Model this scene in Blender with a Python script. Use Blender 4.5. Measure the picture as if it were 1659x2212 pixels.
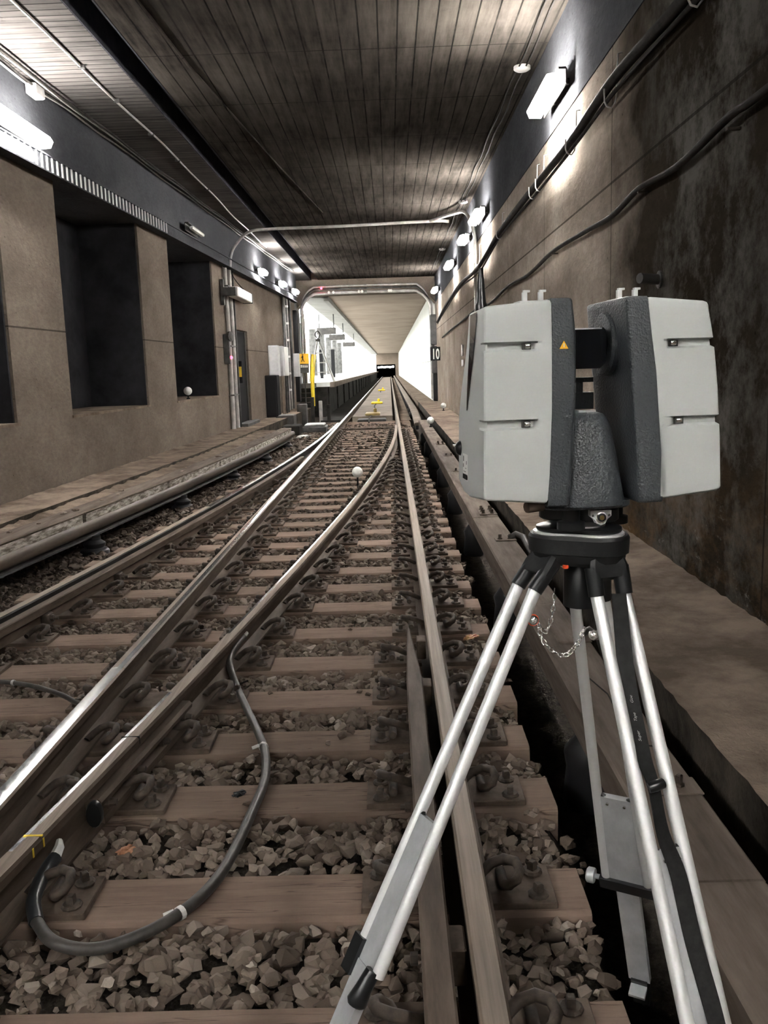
import bpy, bmesh, math, random
from mathutils import Vector, Matrix

random.seed(11)
sc = bpy.context.scene
for o in list(bpy.data.objects):
    bpy.data.objects.remove(o)
col = sc.collection

# ------------------------------------------------------------------ camera, world, exposure
EYE = Vector((0, 0, 1.36))
PITCH, YAW, ROLL = math.radians(-9.2505), math.radians(-0.6633), 0.0316
fw = Vector((math.sin(YAW) * math.cos(PITCH), math.cos(YAW) * math.cos(PITCH), math.sin(PITCH)))
rt = fw.cross(Vector((0, 0, 1))).normalized()
up = rt.cross(fw)
rt, up = rt * math.cos(ROLL) - up * math.sin(ROLL), up * math.cos(ROLL) + rt * math.sin(ROLL)
cam_d = bpy.data.cameras.new('camera')
cam_d.sensor_fit = 'HORIZONTAL'
cam_d.sensor_width = 36.0
cam_d.lens = 1900.0 / 1659.0 * 36.0
cam_d.clip_start, cam_d.clip_end = 0.05, 500
cam = bpy.data.objects.new('camera', cam_d)
cam.matrix_world = Matrix(((rt.x, up.x, -fw.x, EYE.x), (rt.y, up.y, -fw.y, EYE.y), (rt.z, up.z, -fw.z, EYE.z), (0, 0, 0, 1)))
col.objects.link(cam)
sc.camera = cam

world = bpy.data.worlds.new('world')
sc.world = world
world.use_nodes = True
world.node_tree.nodes['Background'].inputs[0].default_value = (0.55, 0.6, 0.7, 1)
world.node_tree.nodes['Background'].inputs[1].default_value = 0.02

sc.view_settings.view_transform = 'Standard'
sc.view_settings.look = 'None'
sc.view_settings.gamma = 1.0
sc.view_settings.use_curve_mapping = False
sc.view_settings.exposure = 1.6
try:
    sc.cycles.use_denoising = True
    sc.cycles.max_bounces = 4
    sc.cycles.diffuse_bounces = 2
    sc.cycles.glossy_bounces = 2
    sc.cycles.caustics_reflective = False
    sc.cycles.caustics_refractive = False
    sc.cycles.sample_clamp_indirect = 6.0
    sc.cycles.use_light_tree = False
    sc.cycles.use_adaptive_sampling = True
    sc.cycles.adaptive_threshold = 0.08
except Exception:
    pass

LAMP = 72.0          # strength of the tunnel tubes
STATION = 9.0       # strength of the platform lights


# ------------------------------------------------------------------ helpers
class MB:
    def __init__(s):
        s.v, s.f, s.m = [], [], []

    def add(s, vs, fs, m=0):
        b = len(s.v)
        s.v += [tuple(p) for p in vs]
        s.f += [tuple(i + b for i in f) for f in fs]
        s.m += [m] * len(fs)
        return s

    def box(s, x0, x1, y0, y1, z0, z1, m=0):
        return s.add([(x0, y0, z0), (x1, y0, z0), (x1, y1, z0), (x0, y1, z0), (x0, y0, z1), (x1, y0, z1), (x1, y1, z1), (x0, y1, z1)],
                     [(0, 3, 2, 1), (4, 5, 6, 7), (0, 1, 5, 4), (1, 2, 6, 5), (2, 3, 7, 6), (3, 0, 4, 7)], m)

    def cbox(s, x0, x1, y0, y1, z0, z1, b=0.005, m=0):
        def ring(i, z):
            return [(x0 + i + b, y0 + i, z), (x1 - i - b, y0 + i, z), (x1 - i, y0 + i + b, z), (x1 - i, y1 - i - b, z),
                    (x1 - i - b, y1 - i, z), (x0 + i + b, y1 - i, z), (x0 + i, y1 - i - b, z), (x0 + i, y0 + i + b, z)]
        return s.loft([ring(b, z0), ring(0, z0 + b), ring(0, z1 - b), ring(b, z1)], m)

    def loft(s, rings, m=0, caps=True, closed=True):
        n = len(rings[0])
        vs = [p for r in rings for p in r]
        fs = []
        for i in range(len(rings) - 1):
            for j in range(n if closed else n - 1):
                k = (j + 1) % n
                fs.append((i * n + j, i * n + k, (i + 1) * n + k, (i + 1) * n + j))
        if caps:
            fs.append(tuple(range(n))[::-1])
            fs.append(tuple(range((len(rings) - 1) * n, len(rings) * n)))
        return s.add(vs, fs, m)

    def tube(s, pts, r, n=8, m=0, caps=True):
        pts = [Vector(p) for p in pts]
        rings = []
        ref = None
        for i, p in enumerate(pts):
            t = (pts[min(i + 1, len(pts) - 1)] - pts[max(i - 1, 0)])
            if t.length < 1e-9:
                t = Vector((0, 0, 1))
            t.normalize()
            if ref is None:
                ref = Vector((0, 0, 1)) if abs(t.z) < 0.9 else Vector((1, 0, 0))
            a = t.cross(ref)
            if a.length < 1e-4:
                a = t.cross(Vector((0, 1, 0.3)))
            a.normalize()
            b = t.cross(a).normalized()
            ref = a.cross(t) * -1 if False else ref
            rr = r[i] if isinstance(r, (list, tuple)) else r
            rings.append([p + a * (math.cos(2 * math.pi * k / n) * rr) + b * (math.sin(2 * math.pi * k / n) * rr) for k in range(n)])
        return s.loft(rings, m, caps)

    def lathe(s, prof, n=12, o=(0, 0, 0), axis=(0, 0, 1), m=0, sq=None):
        ax = Vector(axis).normalized()
        a = ax.cross(Vector((0, 0, 1)) if abs(ax.z) < 0.9 else Vector((1, 0, 0))).normalized()
        b = ax.cross(a)
        o = Vector(o)
        rings = [[o + ax * z + a * (math.cos(2 * math.pi * k / n) * r) + b * (math.sin(2 * math.pi * k / n) * r) for k in range(n)] for r, z in prof]
        return s.loft(rings, m)

    def obox(s, c, ax, ay, az, m=0):
        c, ax, ay, az = Vector(c), Vector(ax), Vector(ay), Vector(az)
        vs = [c + ax * i + ay * j + az * k for k in (-1, 1) for j in (-1, 1) for i in (-1, 1)]
        return s.add(vs, [(0, 2, 3, 1), (4, 5, 7, 6), (0, 1, 5, 4), (1, 3, 7, 5), (3, 2, 6, 7), (2, 0, 4, 6)], m)

    def sweep(s, prof, xf, ys, m=None, closed=True, caps=True):
        n = len(prof)
        vs, fs, ms = [], [], []
        for y in ys:
            x = xf(y)
            vs += [(x + p[0], y, p[1]) for p in prof]
        for i in range(len(ys) - 1):
            for j in range(n if closed else n - 1):
                k = (j + 1) % n
                fs.append((i * n + j, i * n + k, (i + 1) * n + k, (i + 1) * n + j))
                ms.append(0 if m is None else m[j])
        if caps:
            fs.append(tuple(range(n))[::-1]); ms.append(0)
            fs.append(tuple(range((len(ys) - 1) * n, len(ys) * n))); ms.append(0)
        b = len(s.v)
        s.v += vs
        s.f += [tuple(i + b for i in f) for f in fs]
        s.m += ms
        return s

    def mesh(s, name, mats, smooth=None):
        me = bpy.data.meshes.new(name)
        me.from_pydata(s.v, [], s.f)
        for mt in (mats if isinstance(mats, (list, tuple)) else [mats]):
            me.materials.append(mt)
        if any(s.m):
            me.polygons.foreach_set('material_index', s.m)
        bm = bmesh.new(); bm.from_mesh(me)
        bmesh.ops.recalc_face_normals(bm, faces=bm.faces)
        bm.to_mesh(me); bm.free()
        if smooth:
            me.shade_smooth()
            me.set_sharp_from_angle(angle=math.radians(smooth))
        me.update()
        return me

    def build(s, name, mats, parent=None, smooth=None):
        return link(name, s.mesh(name, mats, smooth), parent)


def world_loc(p):
    t = Vector((0, 0, 0))
    return Vector(p.get('_base', (0, 0, 0)))


def link(name, me, parent=None):
    o = bpy.data.objects.new(name, me)
    col.objects.link(o)
    if parent is not None:
        o.parent = parent
        if parent.type == 'EMPTY':
            o.matrix_parent_inverse = parent.matrix_basis.inverted()
    return o


def tag(o, label=None, cat=None, group=None, kind=None):
    for k, v in (('label', label), ('category', cat), ('group', group), ('kind', kind)):
        if v:
            o[k] = v
    return o


def thing(name, label, cat, loc=(0, 0, 0), group=None):
    o = bpy.data.objects.new(name, None)
    o.empty_display_size = 0.05
    o.location = loc
    o.matrix_basis = Matrix.Translation(loc)
    col.objects.link(o)
    return tag(o, label, cat, group)


def struct(o):
    o['kind'] = 'structure'
    return o


def frange(a, b, n):
    return [a + (b - a) * i / n for i in range(n + 1)]


# ------------------------------------------------------------------ materials
def mat(name, rough=0.7, metal=0.0, color=(0.5, 0.5, 0.5), spec=0.5):
    m = bpy.data.materials.new(name)
    m.use_nodes = True
    b = m.node_tree.nodes['Principled BSDF']
    b.inputs['Base Color'].default_value = (*color, 1)
    b.inputs['Roughness'].default_value = rough
    b.inputs['Metallic'].default_value = metal
    b.inputs['Specular IOR Level'].default_value = spec
    return m


class G:
    """small node graph helper"""
    def __init__(s, m):
        s.m = m; s.t = m.node_tree; s.b = s.t.nodes['Principled BSDF']
        s.co = s.t.nodes.new('ShaderNodeTexCoord').outputs['Object']

    def n(s, typ, **kw):
        nd = s.t.nodes.new(typ)
        for k, v in kw.items():
            setattr(nd, k, v)
        return nd

    def l(s, a, b):
        s.t.links.new(a, b)

    def map(s, scale=(1, 1, 1), rot=(0, 0, 0), loc=(0, 0, 0), src=None):
        nd = s.n('ShaderNodeMapping')
        nd.inputs['Scale'].default_value = scale
        nd.inputs['Rotation'].default_value = rot
        nd.inputs['Location'].default_value = loc
        s.l(src or s.co, nd.inputs['Vector'])
        return nd.outputs[0]

    def noise(s, scale, detail=4, rough=0.6, vec=None, dist=0.0):
        nd = s.n('ShaderNodeTexNoise')
        nd.inputs['Scale'].default_value = scale
        nd.inputs['Detail'].default_value = detail
        nd.inputs['Roughness'].default_value = rough
        nd.inputs['Distortion'].default_value = dist
        s.l(vec or s.co, nd.inputs['Vector'])
        return nd.outputs['Fac']

    def vor(s, scale, vec=None, feature='F1', out='Distance'):
        nd = s.n('ShaderNodeTexVoronoi', feature=feature)
        nd.inputs['Scale'].default_value = scale
        s.l(vec or s.co, nd.inputs['Vector'])
        return nd.outputs[out]

    def ramp(s, fac, stops):
        nd = s.n('ShaderNodeValToRGB')
        e = nd.color_ramp.elements
        while len(e) < len(stops):
            e.new(0.5)
        for i, (p, c) in enumerate(stops):
            e[i].position = p
            e[i].color = (*c, 1) if len(c) == 3 else c
        s.l(fac, nd.inputs[0])
        return nd.outputs[0]

    def mix(s, fac, a, b, mode='MIX'):
        nd = s.n('ShaderNodeMixRGB', blend_type=mode)
        for i, x in ((0, fac), (1, a), (2, b)):
            if isinstance(x, (int, float)):
                nd.inputs[i].default_value = x
            elif isinstance(x, tuple):
                nd.inputs[i].default_value = (*x, 1)
            else:
                s.l(x, nd.inputs[i])
        return nd.outputs[0]

    def math(s, op, a, b=0.0, clamp=False):
        nd = s.n('ShaderNodeMath', operation=op, use_clamp=clamp)
        for i, x in ((0, a), (1, b)):
            if isinstance(x, (int, float)):
                nd.inputs[i].default_value = x
            else:
                s.l(x, nd.inputs[i])
        return nd.outputs[0]

    def sep(s):
        nd = s.n('ShaderNodeSeparateXYZ')
        s.l(s.co, nd.inputs[0])
        return nd.outputs

    def color(s, x):
        s.l(x, s.b.inputs['Base Color'])

    def rough(s, x):
        s.l(x, s.b.inputs['Roughness'])

    def bump(s, h, strength=0.4, dist=0.01, prev=None):
        nd = s.n('ShaderNodeBump')
        nd.inputs['Strength'].default_value = strength
        nd.inputs['Distance'].default_value = dist
        s.l(h, nd.inputs['Height'])
        if prev is not None:
            s.l(prev, nd.inputs['Normal'])
        s.l(nd.outputs[0], s.b.inputs['Normal'])
        return nd.outputs[0]


def band(g, val, c, w, soft):
    """1 inside |val-c|<w, soft falloff"""
    d = g.math('ABSOLUTE', g.math('SUBTRACT', val, c))
    return g.math('SUBTRACT', 1.0, g.math('DIVIDE', g.math('SUBTRACT', d, w), soft), True)


def concrete_wall(name, dark, mid, light, seed=0.0, eff=0.0, joints=None):
    m = mat(name, 1.0, spec=0.0)
    g = G(m)
    st = g.noise(1.0, 7, 0.7, g.map((2.0, 0.9, 1.5), loc=(seed, seed, 0)), 0.5)
    bl = g.noise(0.7, 5, 0.6, g.map((1, 0.6, 1), loc=(seed * 2, 3, 1)))
    fine = g.noise(26, 4, 0.7, g.map((1, 0.5, 1)))
    c = g.ramp(g.math('ADD', g.math('MULTIPLY', st, 0.5), g.math('MULTIPLY', bl, 0.5)), [(0.3, dark), (0.5, mid), (0.7, light)])
    c = g.mix(0.35, c, g.ramp(fine, [(0.3, (0.35, 0.35, 0.35)), (0.7, (0.8, 0.78, 0.75))]), 'OVERLAY')
    pits = g.ramp(g.vor(9, g.map((1, 1, 1), loc=(seed, 0, 0))), [(0.04, (1, 1, 1)), (0.09, (0, 0, 0))])
    c = g.mix(g.math('MULTIPLY', pits, 0.6), c, (0.03, 0.027, 0.024))
    X, Y, Z = g.sep()
    if eff:
        # near stretch multiplied much darker, with a ragged border at a formwork joint
        dn = g.math('ADD', Y, g.math('MULTIPLY', g.noise(1.6, 5, 0.6), 1.6))
        dk = g.math('SUBTRACT', 1.0, g.math('DIVIDE', g.math('SUBTRACT', dn, 6.6), 1.1), True)
        c = g.mix(dk, c, (0.105, 0.099, 0.091), 'MULTIPLY')
        # pale efflorescence runs with their own outline around one stretch of wall
        b = band(g, Y, eff, 0.35, 1.0)
        n = g.noise(1.0, 8, 0.75, g.map((3.6, 1.5, 1.5), loc=(7, 2, 0)))
        k = g.math('MULTIPLY', g.ramp(n, [(0.46, (0, 0, 0)), (0.60, (1, 1, 1))]), b)
        c = g.mix(g.math('MULTIPLY', k, 0.6), c, (0.19, 0.185, 0.17))
        low = g.math('SUBTRACT', 1.0, g.math('DIVIDE', Z, 1.1), True)
        n2 = g.ramp(g.noise(3.0, 8, 0.75, g.map((1, 0.45, 1))), [(0.45, (0, 0, 0)), (0.62, (1, 1, 1))])
        c = g.mix(g.math('MULTIPLY', g.math('MULTIPLY', low, n2), 0.55), c, (0.20, 0.12, 0.06))
        n3 = g.ramp(g.noise(5.0, 8, 0.8, g.map((1, 0.45, 1), loc=(4, 4, 9))), [(0.58, (0, 0, 0)), (0.66, (1, 1, 1))])
        c = g.mix(g.math('MULTIPLY', g.math('MULTIPLY', low, n3), 0.7), c, (0.36, 0.35, 0.33))
    h = g.math('ADD', g.math('MULTIPLY', fine, 0.5), g.math('MULTIPLY', st, 0.8))
    for axis, period, off in (joints or ()):
        v = (X, Y, Z)[axis]
        f = g.math('ABSOLUTE', g.math('SUBTRACT', g.math('FRACT', g.math('DIVIDE', g.math('ADD', v, off), period)), 0.5))
        j = g.math('LESS_THAN', f, 0.009 / period)
        c = g.mix(g.math('MULTIPLY', j, 0.7), c, (0.02, 0.018, 0.016))
        h = g.math('SUBTRACT', h, g.math('MULTIPLY', j, 1.5))
    g.color(c)
    g.bump(g.math('SUBTRACT', h, g.math('MULTIPLY', pits, 0.5)), 0.5, 0.02)
    return m


def board_ceiling(name, along_y, dark, light, bw, bl):
    m = mat(name, 1.0, spec=0.0)
    g = G(m)
    vec = g.map((1, 1, 1), rot=(0, 0, math.pi / 2 if along_y else 0), loc=(0.90, 0.37, 0))
    br = g.n('ShaderNodeTexBrick', offset=0.0, squash=1.0)
    br.inputs['Color1'].default_value = (0.42, 0.42, 0.42, 1)
    br.inputs['Color2'].default_value = (0.68, 0.68, 0.68, 1)
    br.inputs['Mortar'].default_value = (0.0, 0.0, 0.0, 1)
    br.inputs['Scale'].default_value = 1.0
    br.inputs['Mortar Size'].default_value = 0.0085
    br.inputs['Mortar Smooth'].default_value = 0.3
    br.inputs['Bias'].default_value = 0.0
    br.inputs['Brick Width'].default_value = bl
    br.inputs['Row Height'].default_value = bw
    g.l(vec, br.inputs['Vector'])
    grain = g.noise(1.0, 5, 0.65, g.map((14, 1.2, 1) if along_y else (1.2, 14, 1)))
    blot = g.noise(0.55, 6, 0.65)
    fac = g.math('ADD', g.math('MULTIPLY', grain, 0.45), g.math('MULTIPLY', blot, 0.55))
    c = g.ramp(fac, [(0.33, dark), (0.66, light)])
    c = g.mix(0.22, c, br.outputs['Color'], 'OVERLAY')
    brk = g.ramp(g.noise(1.3, 4, 0.6, g.map((1, 1, 1), loc=(5, 1, 0))), [(0.34, (0, 0, 0)), (0.5, (1, 1, 1))])
    c = g.mix(g.math('MULTIPLY', g.math('MULTIPLY', br.outputs['Fac'], brk), 0.75), c, (0.004, 0.004, 0.004))
    spots = g.ramp(g.noise(4.0, 6, 0.75, g.map((1, 1, 1), loc=(2, 8, 0))), [(0.3, (1, 1, 1)), (0.38, (0, 0, 0))])
    c = g.mix(g.math('MULTIPLY', spots, 0.6), c, (0.03, 0.027, 0.025))
    g.color(c)
    g.bump(g.math('SUBTRACT', g.math('MULTIPLY', grain, 0.6), br.outputs['Fac']), 0.5, 0.012)
    return m


def noisy(name, a, b, scale=6, rough=0.75, metal=0.0, bump=0.3, bdist=0.004, stretch=(1, 1, 1), spec=0.4, lo=0.35, hi=0.65, detail=5, bscale=None):
    m = mat(name, rough, metal, spec=spec)
    g = G(m)
    f = g.noise(scale, detail, 0.65, g.map(stretch))
    g.color(g.ramp(f, [(lo, a), (hi, b)]))
    if bump:
        g.bump(g.noise(bscale or scale * 3, 4, 0.65, g.map(stretch)), bump, bdist)
    return m


def emit(name, color, s):
    m = bpy.data.materials.new(name)
    m.use_nodes = True
    b = m.node_tree.nodes['Principled BSDF']
    b.inputs['Base Color'].default_value = (*color, 1)
    b.inputs['Emission Color'].default_value = (*color, 1)
    b.inputs['Emission Strength'].default_value = s
    return m


M = {}
M['wall_r'] = concrete_wall('concrete wall right', (0.14, 0.117, 0.096), (0.26, 0.222, 0.188), (0.41, 0.364, 0.316), 0.0, eff=4.6, joints=((1, 2.74, 0.35), (2, 5.2, 0.0)))
M['wall_l'] = concrete_wall('concrete wall left', (0.09, 0.075, 0.061), (0.14, 0.117, 0.097), (0.20, 0.172, 0.145), 4.0, joints=((2, 3.0, -0.38),))
M['beam'] = concrete_wall('concrete beam', (0.036, 0.038, 0.043), (0.06, 0.062, 0.068), (0.09, 0.092, 0.098), 9.0)
M['niche'] = concrete_wall('concrete niche', (0.24, 0.25, 0.255), (0.34, 0.35, 0.355), (0.44, 0.45, 0.455), 2.0)
M['ceil'] = board_ceiling('board marked ceiling', True, (0.008, 0.007, 0.0063), (0.062, 0.054, 0.047), 0.175, 1.61)
M['ceil_l'] = board_ceiling('cross board ceiling', False, (0.03, 0.028, 0.0265), (0.12, 0.11, 0.104), 0.12, 3.2)
M['slot'] = noisy('slot black', (0.012, 0.013, 0.017), (0.03, 0.03, 0.036), 5, 0.9, spec=0.1)
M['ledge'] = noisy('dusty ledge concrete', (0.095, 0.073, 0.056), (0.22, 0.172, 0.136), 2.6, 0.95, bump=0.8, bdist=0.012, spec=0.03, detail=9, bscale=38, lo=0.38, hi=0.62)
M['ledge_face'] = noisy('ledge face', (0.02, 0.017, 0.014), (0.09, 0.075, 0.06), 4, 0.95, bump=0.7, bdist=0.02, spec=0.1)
M['bed'] = noisy('trackbed dirt', (0.035, 0.028, 0.023), (0.085, 0.07, 0.057), 22, 0.95, bump=1.0, bdist=0.03, spec=0.1)
M['rail'] = noisy('rail rust brown', (0.065, 0.048, 0.037), (0.125, 0.095, 0.074), 3.5, 0.62, 0.05, 0.25, 0.002, (6, 0.8, 6), spec=0.1)
M['rail_top'] = noisy('rail head worn', (0.17, 0.13, 0.098), (0.28, 0.222, 0.172), 2.0, 0.6, 0.0, 0.08, 0.001, (30, 0.6, 6))
M['polish'] = noisy('rail head polished', (0.55, 0.55, 0.55), (0.80, 0.80, 0.80), 2.0, 0.22, 1.0, 0.05, 0.001, (40, 0.4, 4))
M['iron'] = noisy('fastening iron', (0.035, 0.027, 0.022), (0.10, 0.075, 0.058), 14, 0.7, 0.2, 0.4, 0.003)
M['plate'] = noisy('tie plate', (0.07, 0.052, 0.041), (0.15, 0.115, 0.09), 9, 0.75, 0.1, 0.3, 0.003, spec=0.1)


def wood_mat():
    m = mat('sleeper timber', 0.9, spec=0.08)
    g = G(m)
    grain = g.noise(1.0, 6, 0.7, g.map((2.6, 22, 14)))
    blot = g.noise(2.4, 5, 0.6)
    inf = g.n('ShaderNodeObjectInfo').outputs['Random']
    c = g.ramp(g.math('ADD', g.math('MULTIPLY', grain, 0.6), g.math('MULTIPLY', blot, 0.4)), [(0.28, (0.13, 0.090, 0.070)), (0.5, (0.205, 0.147, 0.117)), (0.72, (0.285, 0.21, 0.17))])
    c = g.mix(g.math('MULTIPLY', inf, 0.35), c, (0.14, 0.11, 0.085))
    crack = g.ramp(g.noise(1.0, 3, 0.5, g.map((1.1, 26, 8), loc=(3, 1, 0))), [(0.49, (0, 0, 0)), (0.5, (1, 1, 1)), (0.51, (0, 0, 0))])
    c = g.mix(g.math('MULTIPLY', crack, 0.55), c, (0.025, 0.018, 0.013))
    g.color(c)
    g.bump(g.math('SUBTRACT', grain, crack), 0.5, 0.006)
    return m


M['wood'] = wood_mat()


def stone_mat(darker=False):
    m = mat('ballast stone', 0.9, spec=0.12)
    g = G(m)
    isl = g.n('ShaderNodeNewGeometry').outputs['Random Per Island']
    inf = g.n('ShaderNodeObjectInfo').outputs['Random']
    r = g.math('FRACT', g.math('ADD', isl, inf))
    c = g.ramp(r, [(0.0, (0.105, 0.082, 0.066)), (0.35, (0.16, 0.127, 0.103)), (0.7, (0.20, 0.163, 0.135)), (0.93, (0.25, 0.21, 0.177)), (1.0, (0.35, 0.307, 0.265))])
    n = g.noise(40, 5, 0.7)
    c = g.mix(0.45, c, g.ramp(n, [(0.3, (0.3, 0.28, 0.27)), (0.7, (0.75, 0.72, 0.7))]), 'OVERLAY')
    # ballast colour multiplied darker down the track and towards the branch side
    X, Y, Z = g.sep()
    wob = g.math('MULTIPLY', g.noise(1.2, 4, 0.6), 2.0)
    if darker:
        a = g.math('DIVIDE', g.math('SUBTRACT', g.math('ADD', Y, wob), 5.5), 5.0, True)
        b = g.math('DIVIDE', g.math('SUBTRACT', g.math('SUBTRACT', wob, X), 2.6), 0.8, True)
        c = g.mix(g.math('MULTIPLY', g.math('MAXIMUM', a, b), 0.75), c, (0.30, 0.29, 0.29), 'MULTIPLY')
    g.color(c)
    g.bump(n, 0.5, 0.006)
    return m


M['stone_dk'] = stone_mat(True)
M['stone'] = stone_mat()
M['cable'] = noisy('cable rubber', (0.03, 0.028, 0.026), (0.075, 0.067, 0.06), 10, 0.45, 0, 0.15, 0.002)
M['cable_dk'] = noisy('cable black', (0.012, 0.011, 0.010), (0.032, 0.028, 0.025), 10, 0.8, spec=0.12)
M['sleeve'] = mat('heat shrink sleeve', 0.35, 0, (0.022, 0.025, 0.028))
M['white'] = mat('white tie', 0.5, 0, (0.72, 0.72, 0.70))
M['cover_r'] = noisy('third rail cover', (0.075, 0.058, 0.046), (0.155, 0.125, 0.103), 2.5, 0.85, 0, 0.3, 0.006, (5, 0.6, 5), spec=0.1)
M['cover_l'] = noisy('third rail side board', (0.13, 0.11, 0.09), (0.55, 0.51, 0.46), 6, 0.85, 0, 0.3, 0.006, (1, 1.2, 6), lo=0.40, hi=0.64, spec=0.1)
M['cond'] = noisy('conductor rail', (0.05, 0.038, 0.03), (0.115, 0.09, 0.07), 2.5, 0.5, 0.2, 0.1, 0.002, (6, 0.5, 6))
M['pot'] = mat('insulator pot', 0.4, 0, (0.02, 0.02, 0.022))
M['pipe'] = noisy('grey conduit', (0.30, 0.29, 0.28), (0.48, 0.46, 0.44), 6, 0.6)
M['pipe_dk'] = noisy('dark pipe', (0.03, 0.03, 0.03), (0.08, 0.078, 0.075), 6, 0.6)
M['box_grey'] = noisy('grey cabinet paint', (0.35, 0.35, 0.35), (0.45, 0.45, 0.45), 5, 0.5, 0, 0)
M['black'] = mat('black paint', 0.85, 0, (0.012, 0.012, 0.013), spec=0.1)
M['steel_dk'] = noisy('dark steel', (0.03, 0.029, 0.028), (0.075, 0.07, 0.066), 4, 0.6, 0.3)
M['yellow'] = mat('yellow paint', 0.5, 0, (0.78, 0.55, 0.02))
M['yellow_s'] = mat('yellow sign', 0.5, 0, (0.80, 0.42, 0.01))
M['white_p'] = mat('white paint', 0.5, 0, (0.75, 0.75, 0.72))
M['ball'] = mat('white target sphere', 0.6, 0, (0.86, 0.86, 0.84))
M['tile_w'] = noisy('white wall panel', (0.72, 0.74, 0.70), (0.82, 0.83, 0.80), 0.8, 0.35, 0, 0)
M['tile_g'] = noisy('platform white', (0.75, 0.77, 0.74), (0.85, 0.86, 0.83), 0.5, 0.6, 0, 0)
M['st_ceil'] = noisy('station ceiling', (0.25, 0.197, 0.158), (0.33, 0.265, 0.215), 0.6, 0.85, 0, 0.2, 0.01, spec=0.1)
M['st_soffit'] = noisy('station soffit', (0.22, 0.215, 0.205), (0.30, 0.29, 0.28), 0.6, 0.85, 0, 0, spec=0.1)
M['plat_side'] = noisy('platform side', (0.014, 0.013, 0.012), (0.042, 0.039, 0.036), 3.0, 0.9, spec=0.1)
M['slab'] = noisy('track slab', (0.14, 0.115, 0.095), (0.23, 0.195, 0.165), 1.6, 0.9, spec=0.1)
# instrument materials
M['shell'] = noisy('light grey shell', (0.445, 0.465, 0.455), (0.485, 0.505, 0.495), 1.5, 0.5, 0, 0.05, 0.0005, spec=0.4)


def speckle():
    m = mat('textured dark grey casting', 0.42, 0.0, (0.055, 0.062, 0.068), spec=0.55)
    g = G(m)
    v = g.vor(330, out='Distance')
    n = g.noise(210, 2, 0.6)
    h = g.math('ADD', g.math('MULTIPLY', v, 0.6), n)
    g.color(g.ramp(g.noise(4, 3), [(0.3, (0.036, 0.042, 0.047)), (0.7, (0.05, 0.057, 0.063))]))
    g.bump(h, 0.55, 0.0022)
    return m


M['cast'] = speckle()
M['blk_pl'] = mat('black plastic', 0.32, 0, (0.009, 0.010, 0.011), spec=0.5)
M['blk_worn'] = noisy('worn black plastic', (0.006, 0.0065, 0.007), (0.022, 0.023, 0.024), 30, 0.5, 0, 0.15, 0.001, lo=0.5, hi=0.75)
M['glass_b'] = mat('black glass', 0.08, 0, (0.005, 0.006, 0.008), spec=0.6)
M['alu'] = noisy('silver aluminium', (0.72, 0.73, 0.735), (0.76, 0.77, 0.775), 3, 0.40, 0.40, 0.0, 0.0005, (8, 8, 1))
M['alu_w'] = noisy('worn aluminium', (0.42, 0.435, 0.45), (0.62, 0.635, 0.65), 16, 0.45, 0.35, 0.15, 0.001, (1, 1, 0.5), lo=0.35, hi=0.8)
M['chrome'] = mat('chrome', 0.25, 0.8, (0.85, 0.83, 0.79))
M['brass'] = mat('brass', 0.3, 1.0, (0.62, 0.48, 0.22))
M['strap'] = noisy('black strap webbing', (0.006, 0.006, 0.006), (0.014, 0.014, 0.014), 60, 0.6, 0, 0.2, 0.0008, spec=0.2)
M['orange'] = mat('orange red plastic', 0.5, 0, (0.75, 0.08, 0.02))
M['leaf'] = noisy('crumpled brown paper', (0.30, 0.13, 0.07), (0.50, 0.27, 0.17), 30, 0.8)
M['wrap'] = noisy('printed wrapper', (0.35, 0.22, 0.08), (0.30, 0.06, 0.03), 40, 0.5)
M['grey_lt'] = mat('slot lining', 0.5, 0, (0.40, 0.41, 0.39))
M['lamp'] = emit('fluorescent tube light', (1.0, 0.97, 0.92), LAMP * 1.55)
M['lamp_side'] = emit('niche wall tube light', (1.0, 0.97, 0.93), LAMP * 0.9)
M['gap_shade'] = mat('black flange grease', 0.6, 0, (0.012, 0.010, 0.009), spec=0.2)
M['lamp_far'] = emit('far lamp light', (1.0, 0.97, 0.93), LAMP * 2.4)
M['lamp_rear'] = emit('rear lamp light', (1.0, 0.97, 0.92), LAMP * 1.35)
M['rib'] = mat('galvanised rib', 0.5, 0.2, (0.62, 0.62, 0.61))
M['reveal'] = noisy('near-black niche reveal', (0.012, 0.012, 0.014), (0.03, 0.03, 0.034), 2.0, 0.9, 0, 0.2, 0.01, spec=0.1)  # near-black panels over the far jamb and back end of each niche
M['lamp_st'] = emit('platform light', (1.0, 1.0, 0.97), STATION)
M['led_r'] = emit('red signal light', (1.0, 0.03, 0.06), 6.0)

# ------------------------------------------------------------------ geometry of the place (metres, z = 0 is the rail top, +y runs down the track)
Y_BACK, Y_PORT, Y_END = -13.0, 30.6, 150.0
CEIL = 4.36
R1, R3 = 0.183, -1.335


def xr2(y):
    return 0.116 - max(0.0, 22.0 - y) ** 2 / 308.0


def xr4(y):
    return xr2(y) - 1.512


def xwl(y):
    return -4.0 + 0.036 * y


def shbox(mb, dx0, dx1, y0, y1, z0, z1, m=0, f=xwl):
    vs = []
    for z in (z0, z1):
        vs += [(f(y0) + dx0, y0, z), (f(y0) + dx1, y0, z), (f(y1) + dx1, y1, z), (f(y1) + dx0, y1, z)]
    mb.add(vs, [(0, 3, 2, 1), (4, 5, 6, 7), (0, 1, 5, 4), (1, 2, 6, 5), (2, 3, 7, 6), (3, 0, 4, 7)], m)
    return mb


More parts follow.
